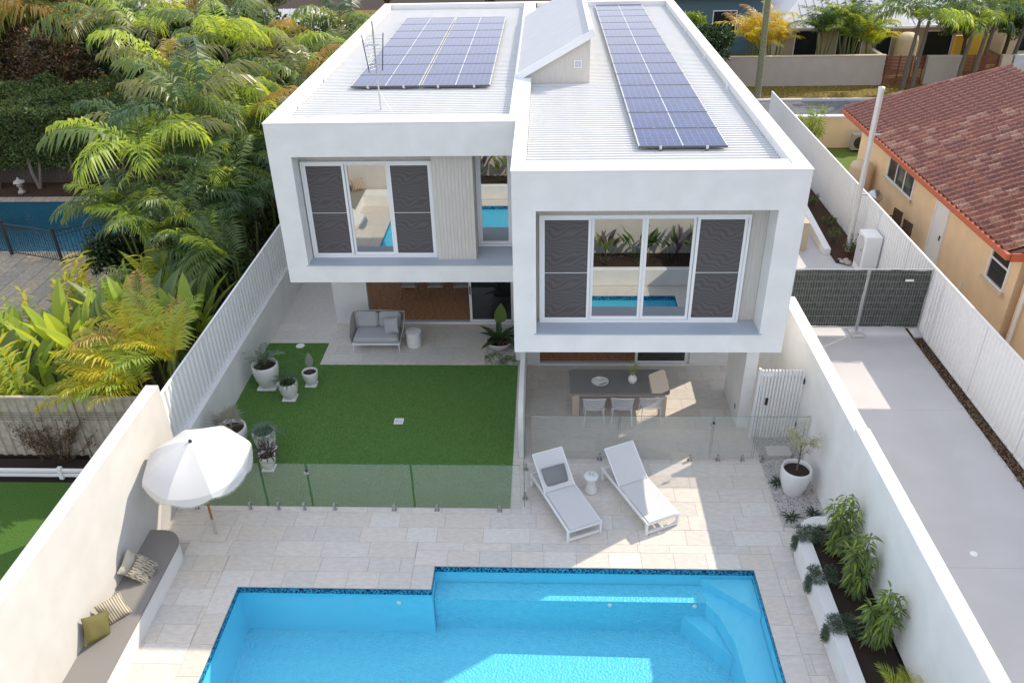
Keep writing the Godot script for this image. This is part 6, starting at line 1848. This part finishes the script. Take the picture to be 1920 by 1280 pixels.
	for i in 3:
		var fe = thing("tubular_fence", "black tubular pool fence section " + ["along the terrace", "ending at the corner post", "turning away behind the palms"][i], "fence", line[i], 0.0, "black pool fence sections")
		var d = line[i + 1] - line[i]; var L = d.length(); var u = d / L
		b = MB.new(); b.tube([Vector3(0, 1.15, 0), d + Vector3(0, 1.15, 0)], 0.019, 0.019, 6); part(fe, "top_rail", b, mats["dark_metal"])
		b = MB.new(); b.tube([Vector3(0, 0.1, 0), d + Vector3(0, 0.1, 0)], 0.019, 0.019, 6); part(fe, "bottom_rail", b, mats["dark_metal"])
		b = MB.new(); b.tube([Vector3(0, 0.98, 0), d + Vector3(0, 0.98, 0)], 0.012, 0.012, 6); part(fe, "mid_rail", b, mats["dark_metal"])
		var bar = MB.new(); bar.tube([Vector3(0, 0.1, 0), Vector3(0, 1.15, 0)], 0.009, 0.009, 5)
		var bm = bar.mesh()
		for k in range(1, int(L / 0.11)): part(fe, "bar", bm, mats["dark_metal"], Transform3D(Basis(), u * k * 0.11))
		var pm = MB.new(); pm.box(Vector3(-0.03, 0, -0.03), Vector3(0.03, 1.25, 0.03)); part(fe, "post", pm, mats["dark_metal"]); part(fe, "post", pm, mats["dark_metal"], Transform3D(Basis(), u * (L - 0.04)))
	# hedge on bare trunks with a reed screen behind it
	var hd = thing("hedge", "tall clipped dark green hedge on bare trunks behind the pool", "hedge", Vector3(-22, 0, -17.6))
	pts = PackedVector3Array()
	for i in 14000:
		var side = rng.randf()
		var p = Vector3(rf(-6, 6.6), 0, 0)
		if side < 0.5: p.y = rf(0.75, 3.1); p.z = -rf(0, 0.6) + 0.12 * sin(p.x * 2.3) * sin(p.y * 3)
		elif side < 0.92: p.z = -rf(0, 5.2); p.y = 3.15 + 0.18 * sin(p.x * 1.7 + p.z) + 0.12 * sin(p.x * 4.1) - rf(0, 0.5)
		else: p.x = 6.5 - rf(0, 0.3); p.y = rf(0.75, 3.1); p.z = -rf(0, 4)
		pts.append(p)
	foliage(hd, "foliage", pts, clump_mesh(9, 0.10, 0.026, 0.10, 12), mats["leaf_green_many"], 0.8, 1.4, 0.45)
	for i in 7:
		b = MB.new(); var x = -5.4 + i * 1.75
		b.tube([Vector3(x + 0.3, 0, 0.35), Vector3(x, 0.6, 0.1), Vector3(x - 0.25, 1.4, -0.3)], 0.1, 0.07, 7); b.tube([Vector3(x + 0.3, 0.05, 0.35), Vector3(x + 0.35, 0.7, 0.1), Vector3(x + 0.3, 1.4, -0.3)], 0.07, 0.05, 7); part(hd, "trunk", b, mats["trunk_grey"])
	var rs = thing("reed_screen", "grey reed screen standing behind the hedge trunks", "fence", Vector3(-28, 0, -18.0))
	b = MB.new()
	for i in 420: b.tube([Vector3(i * 0.032, 0, rf(-0.01, 0.01)), Vector3(i * 0.032 + rf(-0.02, 0.02), 1.5, 0)], 0.014, 0.012, 4, false)
	part(rs, "reeds", b, mats["trunk_grey"])
	b = MB.new(); b.box(Vector3(-30, -0.04, -18.5), Vector3(-14, 0.03, -16.41)); ground("garden_bed", b, mats["mulch"])
	var ln = thing("stone_lantern", "small grey stone garden lantern between the hedge trunks", "lantern", Vector3(-20.6, 0.03, -16.75))
	b = MB.new(); b.lathe([Vector2(0, 0), Vector2(0.16, 0), Vector2(0.14, 0.1), Vector2(0.07, 0.14), Vector2(0.07, 0.28)], 12); part(ln, "foot", b, mats["grey_wall"])
	b = MB.new(); b.lathe([Vector2(0.07, 0.28), Vector2(0.15, 0.32), Vector2(0.12, 0.34), Vector2(0.12, 0.46)], 6); part(ln, "fire_box", b, mats["grey_wall"])
	b = MB.new(); b.lathe([Vector2(0.24, 0.45), Vector2(0.22, 0.49), Vector2(0.06, 0.58), Vector2(0.03, 0.66), Vector2(0, 0.67)], 6); part(ln, "roof", b, mats["grey_wall"])
	# far left houses
	far_house("grey roofed house glimpsed behind the left palms", Vector3(-31, 0, -38), 10, 8, 2.2, 1.6, "tan_wall", 1.0, [[3.2, 4.4, 0.3, 1.8, "window"], [6.2, 7.6, 0.3, 1.8, "window"]])
	far_house("brown walled house behind the tall palms", Vector3(-19.5, 0, -33), 8, 6, 2.4, 1.5, "brick_brown", 1.6, [[1.0, 2.2, 0.6, 1.8, "window"], [4.4, 5.6, 0.6, 1.8, "window"]])
	var bw = thing("brick_wall", "brown arched wall panel behind the palm crowns", "wall", Vector3(-20.5, 0, -27.5)); B(bw, "wall", 0, 4.2, 0, 1.6, -0.15, 0.15, mats["brick_brown"], 0.05)
	b = MB.new(); b.box(Vector3(-26.0, -0.05, -28), Vector3(-8.0, 0.03, -24)); ground("dirt_yard", b, mats["mulch"])

func garden_left():
	var b = MB.new(); b.box(Vector3(-13.0, -0.05, -22), Vector3(-7.32, 0.02, -0.1)); ground("garden_bed", b, mats["soil"])
	# gold cane palms at the near fence corner
	var near = [["hanging over the corner of the tall cream wall", Vector3(-7.85, 0, -0.45), 4, 2.45, 0.9, ["leaf_gold", "leaf_gold", "leaf_lime"]],
		["between the cream fence and the ribbed fence", Vector3(-8.8, 0, -0.7), 5, 1.5, 0.85, ["leaf_gold", "leaf_lime", "leaf_gold"]],
		["leaning over the ribbed fence top", Vector3(-8.2, 0, -1.5), 3, 2.5, 0.85, ["leaf_gold", "leaf_lime", "leaf_dry"]]]
	for q in near: cane_palm("low golden cane palm " + q[0], q[1], q[2], q[3], q[4], q[5], "golden cane palms in the left garden")
	# broad paddle leaves
	var k = 0
	for q in [[-8.4, -3.4, 13], [-9.0, -4.4, 14], [-9.9, -3.6, 14], [-10.7, -4.6, 13], [-10.2, -2.4, 13], [-11.4, -3.2, 12], [-11.9, -1.4, 12], [-10.8, -1.1, 12], [-12.5, -2.6, 10], [-8.5, -4.9, 12], [-9.7, -5.6, 12], [-9.8, -1.3, 11], [-12.9, -1.2, 10], [-13.6, -2.2, 9], [-9.2, -2.6, 11]]:
		heliconia("clump of upright lime green paddle leaves in the left garden", Vector3(q[0], 0, q[1]), int(q[2] * 1.5), rf(0.95, 1.25), [["leaf_lime", "leaf_green", "leaf_lime"], ["leaf_green", "leaf_lime", "leaf_lime"], ["leaf_lime", "leaf_lime", "leaf_green"]][k % 3])
		k += 1
	for q in [[-11.6, -4.6, 7], [-12.0, -5.2, 6], [-10.9, -5.8, 6], [-12.5, -3.8, 7], [-11.3, -0.7, 6], [-13.2, -3.2, 6]]:
		ginger("leafy upright canes with yellow tips in the left garden", Vector3(q[0], 0, q[1]), q[2], rf(1.1, 1.4), ["leaf_lime", "leaf_gold", "leaf_lime"])
	# green cane palms beside the house, from the terrace end backwards
	var nth = 0
	for q in [[-8.3, -6.4, 4, 2.3, 0.95], [-10.2, -7.4, 4, 2.6, 1.0], [-11.6, -8.2, 4, 2.8, 1.0], [-8.5, -8.6, 4, 2.6, 1.0], [-9.9, -9.8, 4, 3.2, 1.0], [-8.3, -10.6, 5, 3.0, 1.0], [-10.2, -12.4, 4, 3.4, 1.05], [-8.4, -13.0, 5, 3.4, 1.05], [-8.4, -15.6, 5, 3.8, 1.05]]:
		nth += 1
		cane_palm("green cane palm clump, %s counting back along the house side wall" % ["first", "second", "third", "fourth", "fifth", "sixth", "seventh", "eighth", "ninth"][nth - 1], Vector3(q[0], 0, q[1]), q[2], q[3], q[4], ["leaf_green", "leaf_deep", "leaf_green", "leaf_deep", "leaf_lime"], "green cane palms beside the house", "big")
	# taller palms behind
	var tall = [[-11.5, -9.2, 3.7, 0.9, 0], [-10.6, -11.2, 4.4, 0.85, 1], [-12.2, -11.6, 4.0, 0.85, 1], [-11.4, -13.6, 4.5, 0.9, 0], [-9.2, -12.4, 4.8, 0.8, 2], [-10.4, -15.4, 5.0, 0.85, 1], [-8.4, -16.4, 5.1, 0.8, 2], [-12.8, -15.2, 4.6, 0.85, 2], [-11.8, -18.0, 5.0, 0.85, 0], [-9.6, -19.0, 5.2, 0.85, 1], [-7.6, -20.4, 5.1, 0.8, 0], [-11.2, -21.4, 5.2, 0.85, 2], [-14.2, -19.0, 4.8, 0.85, 1], [-8.4, -23.4, 5.2, 0.85, 1], [-16.4, -21.0, 5.0, 0.9, 0], [-18.6, -22.8, 5.4, 0.9, 1], [-13.2, -24.0, 5.4, 0.9, 1], [-16.2, -25.2, 5.6, 0.9, 2]]
	var tn = [["leaf_lime", "leaf_lime", "leaf_green", "leaf_olive"], ["leaf_green", "leaf_deep", "leaf_olive"], ["leaf_olive", "leaf_dry", "leaf_green", "leaf_olive", "leaf_lime"]]
	for q in tall:
		cane_palm(["tall palm with yellow green arching fronds in the left grove", "tall palm with dark green arching fronds in the left grove", "tall palm with some dry orange fronds in the left grove"][q[4]], Vector3(q[0], 0, q[1]), 1, q[2], q[3], tn[q[4]], "tall palms of the left grove, kind %d" % q[4], "king")
	# understory that fills the grove
	for q in [[-9.0, -7.0], [-10.4, -8.6], [-8.6, -11.2], [-12.2, -8.4], [-11.6, -13.0], [-9.4, -15.4], [-13.4, -16.4], [-8.0, -17.4], [-11.0, -18.8], [-7.9, -20.2], [-13.0, -20.8], [-9.6, -22.6]]:
		var sh = thing("understory_shrub", "dark leafy shrub filling the ground under the left palms", "shrub", Vector3(q[0], 0, q[1]), 0.0, "shrubs under the left palms")
		var st = MB.new()
		for i in 6: st.tube([Vector3.ZERO, Vector3(cos(i * 1.05) * 0.6, 1.3, sin(i * 1.05) * 0.6)], 0.025, 0.01, 5)
		part(sh, "stems", st, mats["trunk_brown"])
		foliage(sh, "leaves", blob_points(420, Vector3(0, 1.1, 0), Vector3(1.2, 1.1, 1.2), 8, 40 + k), clump_mesh(7, 0.2, 0.04, 0.12, 7), mats["leaf_green_many" if k % 2 else "leaf_deep_many"], 0.7, 1.3)
		k += 1
	# old palms and trees beyond the hedge
	for q in [[-24.6, -24.5, 5.0], [-22.8, -26.5, 5.6], [-21.6, -25.6, 6.2], [-27.5, -26, 5.4], [-19.4, -29, 5.5]]:
		cane_palm("old palm with hanging green fronds beyond the hedge", Vector3(q[0], 0, q[1]), 1, q[2], 1.15, ["leaf_green", "leaf_lime", "leaf_dry", "leaf_deep"], "old palms beyond the hedge", "king")
	for q in [[-25.8, -24.6, 6.2], [-22.6, -24.2, 5.4], [-28.5, -24.5, 6.4], [-27.2, -27.5, 7.2], [-24.0, -28.0, 6.8]]:
		broad_tree("brown_tree", "brown leaved half dry tree beyond the hedge", Vector3(q[0], 0, q[1]), q[2], Vector3(1.9, 2.6, 1.6), 2200, "leaf_brown_many", "brown trees beyond the hedge", 0.15)
	for q in [[-19.2, -25.2, 5.0], [-21.0, -27.5, 5.4], [-17.4, -27.0, 5.2], [-14.8, -28.2, 5.4], [-23.0, -30.5, 5.6], [-16.5, -25.5, 4.2], [-13.5, -26.5, 4.6], [-10.5, -26.5, 4.8], [-7.5, -27, 4.6], [-18, -44, 6], [-10, -44, 6.5], [-25, -47, 6], [-3, -42, 6.5], [3, -42, 6.5], [-33, -44, 6]]:
		broad_tree("background_tree", "leafy tree rising behind the left palm grove", Vector3(q[0], 0, q[1]), q[2], Vector3(2.2, 1.8, 1.8), 1000, ["leaf_green_many", "leaf_deep_many"][k % 2], "trees behind the left palm grove", 0.2)
		k += 1
